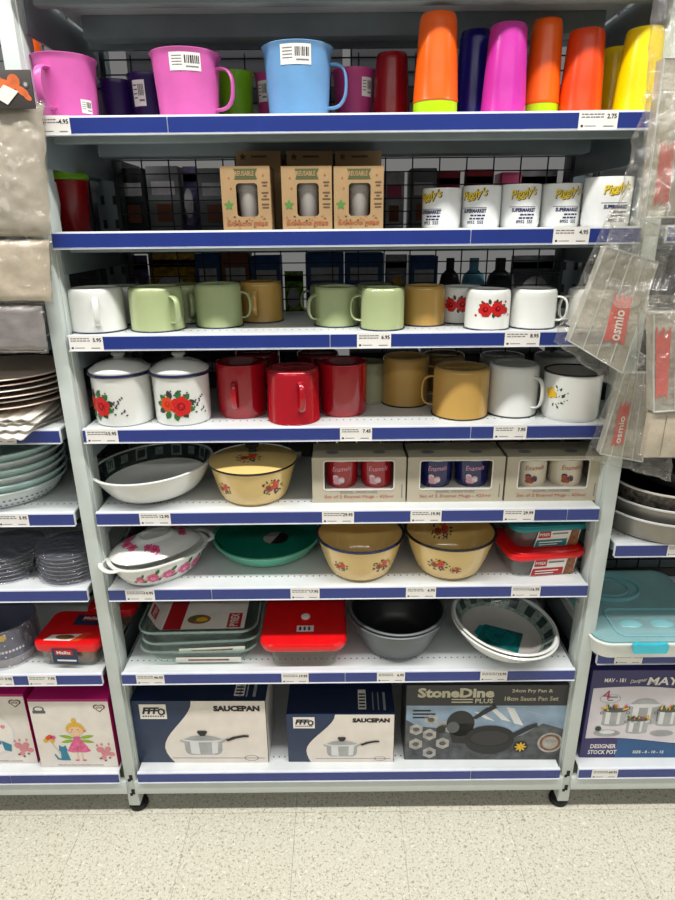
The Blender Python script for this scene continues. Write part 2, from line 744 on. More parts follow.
lb = bay
for i in (1, 2, 3, 4, 5, 6, 7, 8):
    shelf(lb, -PITCH - HALF, -PITCH + HALF, Z[i], [-.8], base=(i == 8))
post(lb, -PITCH * 1.5)
arms(lb, (-PITCH + .5045,), Z[1:-1])
mesh_panel(lb, -PITCH - .49, -PITCH + .49, .16, 1.84)

ZR = [1.345, 1.17, .955, .737, .470, .140]
rb = bay
for i, z in enumerate(ZR):
    shelf(rb, PITCH - HALF, PITCH + HALF, z, [.652 if i == 3 else .8], base=(i == 5))
post(rb, PITCH * 1.5)
arms(rb, (PITCH - .5045,), ZR[:-1])
mesh_panel(rb, PITCH - .49, PITCH + .49, .16, 1.84)


# ------------------------------------------------------------------ price tickets
def ticket(px, py, z, price, label, wpx=30, rows=2, seed=0, h=.0275):
    P = aty(px, py, -.0105)
    wd = wpx * dep(P) / FPX
    b = MB()
    b.box(-wd / 2, wd / 2, -.0009, 0, -h / 2, h / 2, 'paper')
    f = front(-.0009)
    q = random.Random(seed)
    v = h * .26
    for k in range(rows):
        u = -wd * .44
        while u < wd * .08:
            l = q.uniform(.06, .14) * wd
            b.rect(f, u, u + l * .8, v, v + h * .06, 'ink_grey', .0003)
            u += l
        v -= h * .15
    b.text(f, price, wd * .46, h * .06, h * .25, 'ink', .0004, bold=True, align='r')
    b.rect(f, -wd * .44, -wd * .38, -h * .38, -h * .26, 'ink', .0003)
    b.rect(f, -wd * .34, -wd * .05, -h * .34, -h * .3, 'ink_grey', .0003)
    b.rect(f, wd * .14, wd * .4, -h * .36, -h * .31, 'ink_grey', .0003)
    o = b.build('price_ticket', loc=(P.x, -.0103, z - RH - .0004 + h / 2))
    tag(o, label, 'price tag', 'price tickets on the blue rails')


TK = [
    (55, 128, 1, '4.95', 'white price ticket at the left end of the top blue rail, under the pink mug', 31),
    (598, 122, 1, '2.75', 'white price ticket near the right end of the top blue rail, under the orange tumblers', 39),
    (571, 237, 2, '4.95', 'white price ticket on the blue rail under the printed white supermarket mugs', 36),
    (86, 342, 3, '5.95', 'white price ticket under the white enamel mug at the left end of its rail', 34),
    (374, 341, 3, '6.95', 'white price ticket on the blue rail under the front lime green mug', 34),
    (522, 340, 3, '8.95', 'white price ticket on the rail below the rose mug and white mug', 35),
    (102, 435.5, 4, '15.95', 'white price ticket on the rail under the left lidded rose canister', 32),
    (356, 433, 4, '7.45', 'white price ticket on the blue rail under the upright red mug on the right', 32),
    (510, 432, 4, '7.95', 'white price ticket on the blue rail under the upside-down white enamel mug', 33),
    (155, 518, 5, '12.95', 'white price ticket on the blue rail under the patterned white wash bowl', 31),
    (338, 515, 5, '29.95', 'white price ticket under the gift box of red mugs', 32),
    (426, 514, 5, '19.95', 'white price ticket under the gift box of navy mugs', 31),
    (519, 513, 5, '29.99', 'white price ticket under the gift box of cream mugs', 31),
    (140, 594, 6, '14.95', 'white price ticket on the rail under the floral oval dish', 29),
    (305, 592, 6, '17.95', 'white price ticket below the gap between green tray and cream basin', 29),
    (421, 590, 6, '6.95', 'white price ticket on the rail under the dark-rimmed cream basin with flowers inside', 30),
    (526, 589, 6, '16.95', 'white price ticket on the rail under the red-lidded food container pair', 29),
    (150, 676.5, 7, '46.95', 'white price ticket on the rail under the glass baking dishes', 28),
    (295, 675.5, 7, '19.95', 'white price ticket on the rail under the red-lidded glass box', 27),
    (391, 674, 7, '6.95', 'white price ticket on the rail under the nested grey pots', 28),
    (494, 673, 7, '12.95', 'white price ticket on the rail under the two tilted white bowls', 27),
]
for k, (px, py, lev, pr, lb_, wpx) in enumerate(TK):
    ticket(px, py, Z[lev], pr, lb_, wpx, seed=k)
for k, (px, py, z, pr, lb_, wpx) in enumerate([
    (3, 438, Z[4], '6.95', 'white price ticket under the crumpled stack of plates in the left bay', 26),
    (13, 519, Z[5], '5.95', 'white price ticket in the left bay under the teal bowl stack', 31),
    (2, 679, Z[7], '9.95', 'white price ticket at the photo edge, below the bagged grey pot', 22),
    (42, 678.5, Z[7], '7.95', 'white price ticket in the left bay below the red-lidded tub', 28),
    (676, 557, ZR[3], '9.95', 'white price ticket at the right photo edge below the grey roasting pans', 20),
    (629, 656, ZR[4], '14.95', 'white price ticket in the right bay behind the aqua box clip', 28),
    (605, 771.5, ZR[5], '69.95', 'white price ticket on the bottom rail under the stock pot box', 26),
]):
    ticket(px, py, z, pr, lb_, wpx, seed=50 + k)


# ------------------------------------------------------------------ mugs
def handle_mesh(mb, r0, r1, z0, z1, out, w, t, name, ang):
    """a strap from the wall at (r0, z0) out and back to (r1, z1)"""
    pts = []
    n = 16
    for i in range(n + 1):
        a = -PI / 2 + PI * i / n
        e = .62
        ca, sa = abs(cos(a)) ** e, math.copysign(abs(sin(a)) ** .8, sin(a))
        zz = (z0 + z1) / 2 + sa * (z1 - z0) / 2
        base = r0 + (r1 - r0) * i / n
        pts.append((base - .002 + ca * out, 0, zz))
    M = Matrix.Rotation(ang, 4, 'Z')
    mb.sweep([M @ Vector(p) for p in pts], M @ Vector((0, 1, 0)), w, t, name, 12)


def enamel_mug(label, xc, yb, wpx, ytop, z, colour, hang, up=False, rim=None, deco=None, group=None,
               hy=(.2, .8), out=.020, ci=None, hw=.011, cat='mug', name='enamel_mug', c=None, r=None, h=None):
    if c is None:
        c, r = stand(xc, yb, wpx, z)
    if h is None:
        h = zfor(c.x, c.y - (.0 if z < 1.2 else .0), ytop) - z
    t = thing(name, label, cat, c, (0, 0, 0), group)
    b = MB()
    k = r
    if up:
        prof = [(0, .0015), (k * .80, .0015), (k * .83, 0), (k * .93, 0), (k * .975, .0035), (k, .010), (k, h - .001),
                (k + .0012, h), (k - .0012, h + .0006), (k - .0025, h - .002), (k - .0025, .008), (k - .008, .0035), (0, .003)]
        ms = [colour] * 9 + [(ci or colour)] * 3
    else:
        prof = [(k - .0025, .0005), (k - .0005, 0), (k + .001, .0012), (k, .003), (k * .998, h - .014), (k * .985, h - .006), (k * .955, h - .002),
                (k * .90, h), (k * .82, h), (k * .77, h - .0025), (k * .72, h - .0035), (0, h - .0035)]
        ms = [colour] * 11
    b.lathe(prof, colour, 56, mats=ms)
    if deco:
        deco(b, cyl(lambda v: r), r, h)
    b.build('mug_body', t)
    if rim:
        b = MB()
        zc = h if up else .0012
        b.lathe([(k - .003, zc - .001), (k + .0002, zc - .0022), (k + .0021, zc - .0012), (k + .0021, zc + .0008), (k, zc + .0016), (k - .003, zc + .0008), (k - .003, zc - .001)], rim, 56)
        b.build('rim', t)
    if hang is not None:
        b = MB()
        handle_mesh(b, r, r, h * hy[0], h * hy[1], out, hw, .0045, colour, rad(hang))
        b.build('handle', t)
    return t


def rose_deco(u0):
    def f(b, fn, r, h):
        for k in range(14):
            a = k * 2.4
            b.leafp(fn, u0 + .6 * r * cos(a) * .7, h * .56 + .18 * r * sin(a), .010, .006, a, 'leaf_dark')
        b.rose(fn, u0 - .013, h * .53, .0115)
        b.rose(fn, u0 + .009, h * .55, .012)
        b.rose(fn, u0 + .026, h * .5, .006)
        for k in range(7):
            b.disc(fn, u0 - .03 + .011 * k, h * (.38 + .34 * (k % 2)), .0025, .0022, 'petal', .0004, 8)
    return f


def logo_deco(a0):
    def f(b, fn0, r, h):
        fn = cyl(lambda v: r, a0)
        b.text(fn, "Piggly's", -.0215, h * .585, .0185, 'logo_navy', .0004, w=.046, bold=True, rot=.16, shear=.3)
        b.text(fn, "Piggly's", -.0225, h * .60, .0180, 'logo_yellow', .0009, w=.045, bold=True, rot=.16, shear=.3)
        b.rect(fn, -.024, .024, h * .475, h * .487, 'logo_navy', .0004, 6)
        b.text(fn, 'SUPERMARKET', -.019, h * .36, .0068, 'logo_navy', .0004, w=.043, bold=.05)
        for row, (u0, u1) in enumerate(((-.004, .022), (-.006, .022))):
            v = h * (.28 - .075 * row)
            u = u0
            for l in (.006, .004, .007, .005):
                b.rect(fn, u, u + l, v, v + .0028, 'logo_navy', .0004, 2)
                u += l + .0013
        b.text(fn, '8952', -.010, h * .10, .0055, 'logo_navy', .0004, bold=True)
        b.text(fn, '555', .009, h * .10, .0055, 'logo_navy', .0004, bold=True)
    return f


z3, z4 = Z[3], Z[4]
G3 = 'enamel mugs on the third shelf'
EM = enamel_mug
EM('white upside-down enamel mug at the left end, beside the front lime mug', 95, 334, 53, 287, z3, 'enamel_white', -72, rim='rim_blue', group=G3)
EM('white enamel mug mostly hidden between left-end white mug and lime mug', 121, 325.5, 46, 285.5, z3, 'enamel_white', None, rim='rim_blue', group=G3)
EM('lime green upside-down mug right of the white mug, handle towards the aisle', 155, 333, 53, 286, z3, 'enamel_lime', -42, rim='rim_blue', group=G3)
EM('lime green mug half hidden behind the leftmost lime mug', 183, 324.5, 44, 284, z3, 'enamel_lime', -62, rim='rim_blue', group=G3)
EM('lime green mug beside mustard mug, its handle pointing right', 218, 329, 46, 283, z3, 'enamel_lime', -8, rim='rim_blue', group=G3)
EM('mustard yellow mug right of a lime mug, handle facing forward', 261, 323.5, 42, 281, z3, 'enamel_mustard', -98, rim='rim_blue', group=G3)
EM('lime green mug with curved handle at front left, behind the front lime mug', 337, 328, 45, 286, z3, 'enamel_lime', -150, rim='rim_blue', group=G3)
EM('sage mug hidden behind a lime mug, only its left handle showing', 330, 318.5, 40, 284, z3, 'enamel_sage', 183, rim='rim_blue', group=G3)
EM('lime green mug glimpsed between the front lime mug and its neighbours', 376, 319.5, 42, 283.5, z3, 'enamel_lime', None, rim='rim_blue', group=G3)
EM('brightly lit lime green mug nearest the front, handle pointing left', 383, 331.5, 43.5, 287, z3, 'enamel_lime', 176, rim='rim_blue', group=G3)
EM('mustard yellow mug between front lime mug and rose mugs', 425, 327, 41, 285, z3, 'enamel_mustard', 30, rim='rim_blue', group=G3)
EM('white mug with red roses half hidden behind another rose mug', 462, 324.5, 42, 286, z3, 'enamel_white', 80, rim='rim_blue', deco=rose_deco(-.014), group=G3)
EM('white mug with red roses in front, left of plain white mug', 489, 331, 44, 288.5, z3, 'enamel_white', 80, rim='rim_blue', deco=rose_deco(.0), group=G3)
EM('plain white enamel mug beside the rose mug, handle pointing right', 535, 330, 45, 288, z3, 'enamel_white', -22, rim='rim_blue', group=G3)
EM('white enamel mug with left handle, half behind the hanging clear bags', 592, 329, 44, 288, z3, 'enamel_white', 186, rim='rim_blue', group=G3)

G4 = 'enamel mugs on the fourth shelf'
EM('dark red enamel mug standing upright, left of the upside-down red mug', 242, 419.5, 50, 361, z4, 'enamel_red', -97, up=True, hy=(.22, .72), group=G4)
EM('red upside-down enamel mug in front, between two upright red mugs', 293.5, 426, 52, 367, z4, 'enamel_red', -72, hy=(.28, .82), group=G4)
EM('dark red upright enamel mug on the right of the red trio', 343, 418, 48, 361, z4, 'enamel_red', None, up=True, group=G4)
EM('sage mug half hidden behind the right upright red mug', 368, 404, 38, 361, z4, 'enamel_sage', None, group=G4)
EM('mustard upside-down mug in shade behind the lit mustard mug', 406, 408, 46, 355.5, z4, 'enamel_mustard', -14, rim='rim_black', out=.023, group=G4)
EM('lit mustard upside-down mug in front, handle pointing left', 462, 421, 55, 366, z4, 'enamel_mustard', 178, rim='rim_black', out=.024, group=G4)
EM('white upside-down enamel mug right of the mustard mug, handle at right front', 514, 418.5, 49, 363, z4, 'enamel_white', -52, rim='rim_black', out=.022, group=G4)


def small_flower(b, fn, r, h):
    u0 = -.058
    for k in range(9):
        a = k * .8
        b.leafp(fn, u0 + .012 + .009 * cos(a), h * .52 + .016 * sin(a), .008, .0035, a + .5, 'leaf_dark')
    for (du, dv) in ((0, .08), (-.004, -.03), (.006, .0), (-.008, .04)):
        b.disc(fn, u0 + du, h * (.56 + dv), .006, .0065, 'flower_yellow', .0006 + .0001 * abs(dv), 10)
    for k in range(12):
        b.disc(fn, u0 + .012 + .005 * (k % 5), h * (.36 + .03 * k), .0014, .0014, 'leaf', .0005, 6)


EM('white open mug with dark rim and small yellow flower, right end', 574, 423.5, 55, 370, z4, 'enamel_white', None, up=True, rim='rim_black', deco=small_flower, group=G4, ci='cup_grey')
for k, (lb_, px, yb, wd, yt, cl) in enumerate([
    ('dark red mug in the back row behind the left upright red mug', 258, 396, 44, 350, 'enamel_red'),
    ('dark red mug in the back row behind the right upright red mug', 318, 394, 42, 351, 'enamel_red'),
    ('mustard mug in the back row above the lit mustard mug', 444, 392, 42, 353, 'enamel_mustard'),
    ('white mug in the back row above the upside-down white mug', 503, 391, 44, 354, 'enamel_white'),
    ('white mug in the back row above the open flower mug', 558, 391, 44, 354, 'enamel_white'),
]):
    EM(lb_, px, yb, wd, yt, z4, cl, None, group=G4)


# lidded canisters
def canister(label, xc, yb, wpx, yrim, ylid, rot):
    c, r = stand(xc, yb, wpx, z4)
    h = zfor(c.x, c.y, yrim - 1) - z4
    hl = zfor(c.x, c.y, ylid) - z4 - h
    t = thing('enamel_canister', label, 'canister', c, (0, 0, 0), 'lidded enamel canisters')
    b = MB()
    b.lathe([(0, .001), (r * .9, 0), (r * .965, .003), (r * .985, .009), (r * 1.0, h - .006), (r * 1.02, h - .001), (r * .98, h), (r * .97, .01), (0, .006)], 'enamel_white', 56)
    fn = cyl(lambda v: r * (.985 + .015 * v / h) + .0002, -PI / 2 + rot)
    for k in range(11):
        a = k * 2 * PI / 11 + .2
        b.leafp(fn, .021 * cos(a) - .004, h * .42 + .013 * sin(a), .018, .012, a, 'leaf' if k % 3 else 'leaf_dark', .0004 + .00003 * k)
    for k in range(16):
        b.leafp(fn, .032 + .0042 * (k % 6), h * (.26 + .075 * (k % 5)) + .004 * sin(k * 2.1), .0055, .0032, k * 1.3, 'plum' if k % 2 else 'leaf_dark', .0008)
    for k in range(8):
        b.disc(fn, -.022 + .006 * k, h * (.62 + .04 * (k % 3)), .0018, .0015, 'plum', .0008, 6)
    b.rose(fn, -.019, h * .44, .0135, 'petal_orange', .0009, core='petal')
    b.rose(fn, .007, h * .40, .0185, 'petal', .0012, core='dark_red')
    b.build('canister_body', t)
    b = MB()
    R_ = r * 1.065
    b.lathe([(R_ - .004, h - .006), (R_ - .001, h - .0065), (R_ + .001, h - .004), (R_ + .0008, h - .0005), (R_ - .003, h + .0005), (R_ - .005, h - .002), (R_ - .004, h - .006)], 'rim_blue', 56)
    b.build('rim', t)
    b = MB()
    b.lathe([(R_ - .002, h), (R_ * .97, h + .003), (R_ * .88, h + hl * .20), (R_ * .72, h + hl * .38), (R_ * .5, h + hl * .52), (R_ * .3, h + hl * .58), (R_ * .2, h + hl * .61),
             (R_ * .155, h + hl * .66), (R_ * .15, h + hl * .74), (R_ * .21, h + hl * .80), (R_ * .235, h + hl * .88), (R_ * .19, h + hl * .97), (0, h + hl)], 'enamel_white', 56)
    b.build('lid', t)


canister('white lidded canister with one red rose, left end beside the post', 121.5, 428, 57, 370, 351, -.62)
canister('white lidded canister with two red roses, next to the dark red mug', 181, 427, 55, 370, 351, .05)

# ------------------------------------------------------------------ top shelf: plastic mugs and tumblers
z1 = Z[1]


def barcode(b, fn, u, v, wd, h):
    b.rect(fn, u - wd / 2, u + wd / 2, v - h / 2, v + h / 2, 'paper', .0006, 6)
    q = random.Random(int(u * 1e5))
    x = u - wd * .02
    while x < u + wd * .42:
        l = q.uniform(.015, .05) * wd
        b.rect(fn, x, x + l, v - h * .1, v + h * .34, 'ink', .0009)
        x += l + q.uniform(.02, .04) * wd
    for k in range(4):
        b.rect(fn, u - wd * .42, u - wd * .1, v + h * (.28 - .16 * k), v + h * (.33 - .16 * k), 'ink_grey', .0009, 2)
    b.rect(fn, u + wd * .02, u + wd * .42, v - h * .32, v - h * .24, 'ink_grey', .0009, 2)


def plastic_mug(label, xc, wpx, ytop, yf, colour, hang, sticker=None, taper=.87, out=.03):
    c, r = stand_y(xc, wpx, yf, z1, .1)
    h = zfor(c.x, c.y - r, ytop) - z1
    t = thing('plastic_mug', label, 'mug', c, (0, 0, 0), 'plastic mugs on the top shelf')
    b = MB()
    rb = r * taper
    rf = lambda v: rb + (r - rb) * min(1, v / h) ** 1.3
    N = 72
    def wob(a, z):
        return 1 + (.006 * (abs(((a * 14 / (2 * PI)) % 1) - .5) * 2 - .5) if .012 < z < h * .85 else 0)
    prof = [(0, .002), (rb * .9, .002), (rb * .92, 0), (rb * .97, 0), (rb, .004)]
    for k in range(1, 9):
        v = h * k / 9
        prof.append((rf(v), v))
    prof += [(r * 1.0, h * .955), (r * 1.035, h * .98), (r * 1.045, h * .992), (r * 1.03, h), (r * .99, h), (r * .97, h * .97), (rb * .96, .006), (0, .005)]
    b.lathe(prof, colour, 84, wob=wob)
    if sticker:
        fn = cyl(lambda v: rf(v) * 1.004)
        barcode(b, fn, sticker[0], h * sticker[1], sticker[2], sticker[3])
    b.build('mug_body', t)
    b = MB()
    handle_mesh(b, rf(h * .15), rf(h * .8), h * .17, h * .78, out, .014, .005, colour, rad(hang))
    b.build('handle', t)
    return t


PM = plastic_mug
PM('bright pink plastic mug at the left end of the top shelf', 62, 62, 51, .012, 'pink', -103, (.045, .22, .02, .02))
PM('dark purple plastic mug in shade beside the left-end pink mug', 113, 40, 78, .115, 'purple', -115)
PM('dark purple plastic mug with white sticker, left of the large pink mug', 148, 44, 71, .105, 'purple', 60, (-.012, .62, .024, .04))
PM('large pink plastic mug with barcode label, between purple and blue mugs', 185, 68, 46, .012, 'pink', -12, (.010, .80, .05, .025))
PM('green plastic mug behind the pink mug handle', 234, 37, 69, .13, 'green_plastic', 80)
PM('mauve plastic mug mostly hidden behind the left of blue mug', 273, 36, 71, .16, 'mauve', 80, (-.020, .68, .022, .034))
PM('large sky blue plastic mug with white barcode label', 297.5, 69, 39, .010, 'sky_blue', -8, (-.0005, .82, .05, .028))
PM('mauve plastic mug seen behind the blue mug handle', 354, 42, 66, .13, 'mauve', 80, (.024, .68, .022, .03))


def tumbler(label, xc, wpx, ytop, yf, colour, lift=0., group='plastic tumblers on the top shelf', top=.80, base=None):
    c, r = stand_y(xc, wpx, yf, z1, .02)
    h = zfor(c.x, c.y - r * .8, ytop) - z1 - lift
    t = MB()
    k = r * top
    t.lathe([(r * .93, .001), (r * .99, 0), (r * 1.02, .002), (r, .005), (r * .94, h * .35), (k * 1.02, h - .012), (k * .98, h - .004), (k * .9, h), (k * .8, h), (k * .75, h - .003), (0, h - .003)], colour, 56)
    o = t.build('plastic_tumbler', loc=(c.x, c.y, z1 + lift))
    tag(o, label, 'tumbler', group)
    return c, r


def tumbler_pair(label1, label2, xc, wpx, ytop, yf, colour):
    c, r = stand_y(xc, wpx, yf, z1, .02)
    lift = .022
    tumbler(label1, xc, wpx, ytop, yf, colour, lift)
    t = MB()
    t.lathe([(r * .90, .001), (r * .96, 0), (r * 1.0, .003), (r * .985, lift - .0005), (r * .86, lift), (r * .72, .12), (0, .121)], 'lime_plastic', 56)
    o = t.build('plastic_tumbler', loc=(c.x, c.y, z1))
    tag(o, label2, 'tumbler', 'plastic tumblers on the top shelf')


tumbler('dark red plastic tumbler upside down, right of the blue mug', 391, 38, 50, .10, 'dark_red')
tumbler_pair('tall orange tumbler nested over a lime one, right of the dark red tumbler',
             'lime tumbler showing only its rim under the tall orange one', 435, 44, 9, .012, 'orange')
tumbler('navy blue plastic tumbler behind the magenta tumbler', 472, 38, 27, .085, 'navy')
tumbler('magenta plastic tumbler upside down, right of the navy tumbler', 503, 44, 20, .012, 'magenta')
tumbler_pair('orange tumbler nested over a lime one, right of the magenta tumbler',
             'lime tumbler showing its rim beside the magenta tumbler', 540, 35, 16, .045, 'orange')
tumbler('red-orange tumbler standing alone between orange and yellow tumblers', 579, 42, 26, .03, 'orange_red')
tumbler('smaller yellow tumbler in shade behind the front yellow tumbler', 609, 37, 45, .105, 'yellow')
tumbler('bright yellow tumbler at the right end, touching the hanging bag', 636, 45, 24, .012, 'yellow')

# ------------------------------------------------------------------ second shelf: boxed bamboo cups and printed mugs
z2 = Z[2]


def window_box(root, W, D, H, win, front_mat, side_mat, deco=None, name='carton', th=.0015, floor_gap=0.):
    """folded board box with a cut-out window in its face; local origin = front bottom middle"""
    x0, x1, w0, w1 = win
    b = MB()
    b.box(-W / 2, -W / 2 + th, th, D, 0, H, side_mat)
    b.box(W / 2 - th, W / 2, th, D, 0, H, side_mat)
    b.box(-W / 2, W / 2, D - th, D, 0, H, side_mat)
    b.box(-W / 2, W / 2, th, D, H - th, H, side_mat)
    b.box(-W / 2, W / 2, th, D, 0, th + floor_gap, side_mat)
    # face as a ring between outline and rounded window
    n = 6
    rr = .006
    inner = []
    for (cx, cy, a0) in ((x1 - rr, w1 - rr, 0), (x0 + rr, w1 - rr, 90), (x0 + rr, w0 + rr, 180), (x1 - rr, w0 + rr, 270)):
        for k in range(n + 1):
            a = rad(a0 + 90 * k / n)
            inner.append((cx + rr * cos(a), cy + rr * sin(a)))
    m_ = len(inner)
    outer = []
    cn = [(W / 2, H), (-W / 2, H), (-W / 2, 0), (W / 2, 0)]
    for q in range(4):
        for k in range(n + 1):
            outer.append(cn[q])
    vs = [(x, 0, z) for x, z in outer] + [(x, 0, z) for x, z in inner] + [(x, th, z) for x, z in inner]
    fs = []
    for i in range(m_):
        j = (i + 1) % m_
        q = [i, j, m_ + j, m_ + i]
        if outer[i] == outer[j]:
            q = [i, m_ + j, m_ + i]
        fs.append(tuple(q))
        fs.append((m_ + i, m_ + j, 2 * m_ + j, 2 * m_ + i))
    b.add(vs, fs, front_mat)
    if deco:
        deco(b)
    return b.build(name, root)


def star(b, fn, u, v, r, name, d=.0005):
    pts = []
    for k in range(10):
        a = PI / 2 + k * PI / 5
        q = r if k % 2 == 0 else r * .5
        pts.append((u + q * cos(a), v + q * sin(a)))
    b.poly(fn, pts, name, d)


def bamboo_deco(W, H):
    def f(b):
        fn = front()
        b.poly(fn, [(-W * .23, H * .96), (W * .25, H * .96), (W * .20, H * .885), (W * .24, H * .80), (-W * .22, H * .80), (-W * .18, H * .885)], 'olive_print')
        b.text(fn, 'REUSABLE', -.001, H * .85, H * .075, 'kraft', .0009, w=W * .38, bold=True, align='c')
        star(b, fn, -W * .36, H * .40, W * .105, 'green_print')
        for v, ws in ((.74, (.12, .09)), (.58, (.14, .07, .16)), (.40, (.15, .13))):
            for k, q in enumerate(ws):
                b.rect(fn, W * (.39 - q / 2), W * (.39 + q / 2), H * (v - .05 * k), H * (v - .05 * k) + H * .022, 'kraft_dark')
        b.text(fn, 'BAMBOO FIBRE', 0, H * .075, H * .06, 'rust_print', .0006, w=W * .84, bold=.05, align='c')
        q = random.Random(3)
        for k in range(26):
            b.leafp(fn, q.uniform(-.42, .40) * W, H * q.uniform(.045, .21), W * .05, W * .025, q.uniform(0, 6), 'rust_print' if k % 3 else 'kraft_dark', .0004)
        for (u, v) in ((-.33, .82), (-.30, .66), (.36, .86)):
            b.disc(fn, u * W, v * H, W * .02, W * .02, 'rust_print', .0005, 8)
    return f


for k, (pxa, pxb, lb_) in enumerate([(223.8, 272, 'leftmost'), (283, 332.3, 'middle'), (334.2, 383, 'rightmost')]):
    yf = .014
    P0, P1 = aty(pxa, 229, yf), aty(pxb, 229, yf)
    W = P1.x - P0.x
    H = zfor((P0.x + P1.x) / 2, yf, 166) - z2
    t = thing('cup_carton', f'kraft carton with a cup window, {lb_} of the front three', 'box', ((P0.x + P1.x) / 2, yf, z2), (0, 0, 0), 'kraft cup cartons')
    window_box(t, W, W * .98, H, (-W * .20, W * .24, H * .22, H * .74), 'kraft', 'kraft', bamboo_deco(W, H))
    b = MB()
    cr = W * .235
    ch = H * .66
    b.lathe([(0, .001), (cr * .72, 0), (cr * .76, .003), (cr * .98, ch - .014), (cr * 1.04, ch - .013), (cr * 1.06, ch - .003), (cr * .98, ch), (0, ch)], 'cup_grey', 40)
    o = b.build('reusable_cup', loc=((P0.x + P1.x) / 2 + W * .02, yf + cr * 1.1 + .006, z2 + H * .10))
    tag(o, f'grey cup inside the window of the {lb_} kraft carton', 'cup', 'cups in the kraft cartons')
    # the ledge the cup stands on is part of its carton
    b = MB()
    b.box(-W / 2 + .002, W / 2 - .002, .002, W * .9, .002, H * .10, 'kraft')
    b.build('inner_tray', t)
    yb_ = yf + W + .008
    q0, q1 = aty((238, 288, 335.5)[k], 200, yb_), aty((282, 333, 381)[k], 200, yb_)
    W2 = q1.x - q0.x
    H2 = zfor((q0.x + q1.x) / 2, yb_, 151) - z2
    t = thing('cup_carton', f'kraft carton standing taller in shade behind the {lb_} windowed carton', 'box', ((q0.x + q1.x) / 2, yb_, z2), (0, 0, 0), 'kraft cartons in the back row')
    b = MB()
    b.box(-W2 / 2, W2 / 2, 0, W2, 0, H2, 'kraft', .0008)
    fn = front()
    star(b, fn, -W2 * .34, H2 * .93, W2 * .08, 'kraft_dark')
    b.rect(fn, -W2 * .15, W2 * .2, H2 * .92, H2 * .945, 'kraft_dark')
    b.build('carton', t)

GP = 'printed white supermarket mugs'
for k, (px, wd, yt, yf, a0, lb_) in enumerate([
    (441.5, 38.5, 187.5, .05, -.85, 'printed white mug at the left of its row, beside the gap'),
    (481, 38.5, 185, .05, -.62, 'printed white mug second from the left in its row'),
    (520, 39, 183.5, .046, -.12, 'printed white mug third from the left, its logo facing out'),
    (560, 39, 183, .046, .02, 'printed white mug fourth from the left, above its price ticket'),
    (580, 34, 189, .125, .0, 'printed white mug half hidden behind the largest one'),
    (606, 46, 176, .012, .0, 'largest printed white mug nearest the front, partly behind clear bag'),
]):
    c, r = stand_y(px, wd, yf, z2, .04)
    h = zfor(c.x, c.y - r, yt) - z2
    t = thing('printed_mug', lb_, 'mug', c, (0, 0, 0), GP)
    b = MB()
    b.lathe([(0, .001), (r * .9, .001), (r * .93, 0), (r * .985, .003), (r, .007), (r, h - .002), (r * .985, h), (r * .95, h - .001), (r * .94, h - .004), (r * .93, .008), (0, .006)], 'ceramic', 56)
    logo_deco(-PI / 2 + a0)(b, None, r, h)
    b.build('mug_body', t)
    b = MB()
    handle_mesh(b, r, r, h * .2, h * .8, .024, .011, .007, 'ceramic', rad(78))
    b.build('handle', t)

# ------------------------------------------------------------------ fifth and sixth shelf: basins, pots, dishes, tubs
z5, z6, z7, z8 = Z[5], Z[6], Z[7], Z[8]


def bouquet(b, fn, u, v, s, q, mir=1):
    r_ = random.Random(int(q * 100))
    for k in range(9):
        a = k * .7 + q
        b.leafp(fn, u + s * .75 * cos(a), v + s * .5 * sin(a), s * .34, s * .17, a + r_.uniform(-1, 1), ('plum', 'leaf_dark', 'leaf')[k % 3], .0004 + .00003 * k)
    for k in range(7):
        a = k * .9 + q
        b.disc(fn, u + s * r_.uniform(.7, 1.15) * cos(a), v + s * .7 * sin(a), s * .09, s * .07, 'plum' if k % 2 else 'leaf_dark', .0005, 8)
    b.rose(fn, u + s * .22, v + s * .18, s * .40, 'petal_orange', .0008, core='rose_brown')
    b.rose(fn, u - s * .30, v - s * .05, s * .34, 'rose_brown', .0009, core='plum')
    b.rose(fn, u + s * .35, v - s * .35, s * .24, 'plum', .001, core='flower_yellow')
    b.disc(fn, u - s * .1, v + s * .3, s * .14, s * .12, 'flower_yellow', .0012, 10)


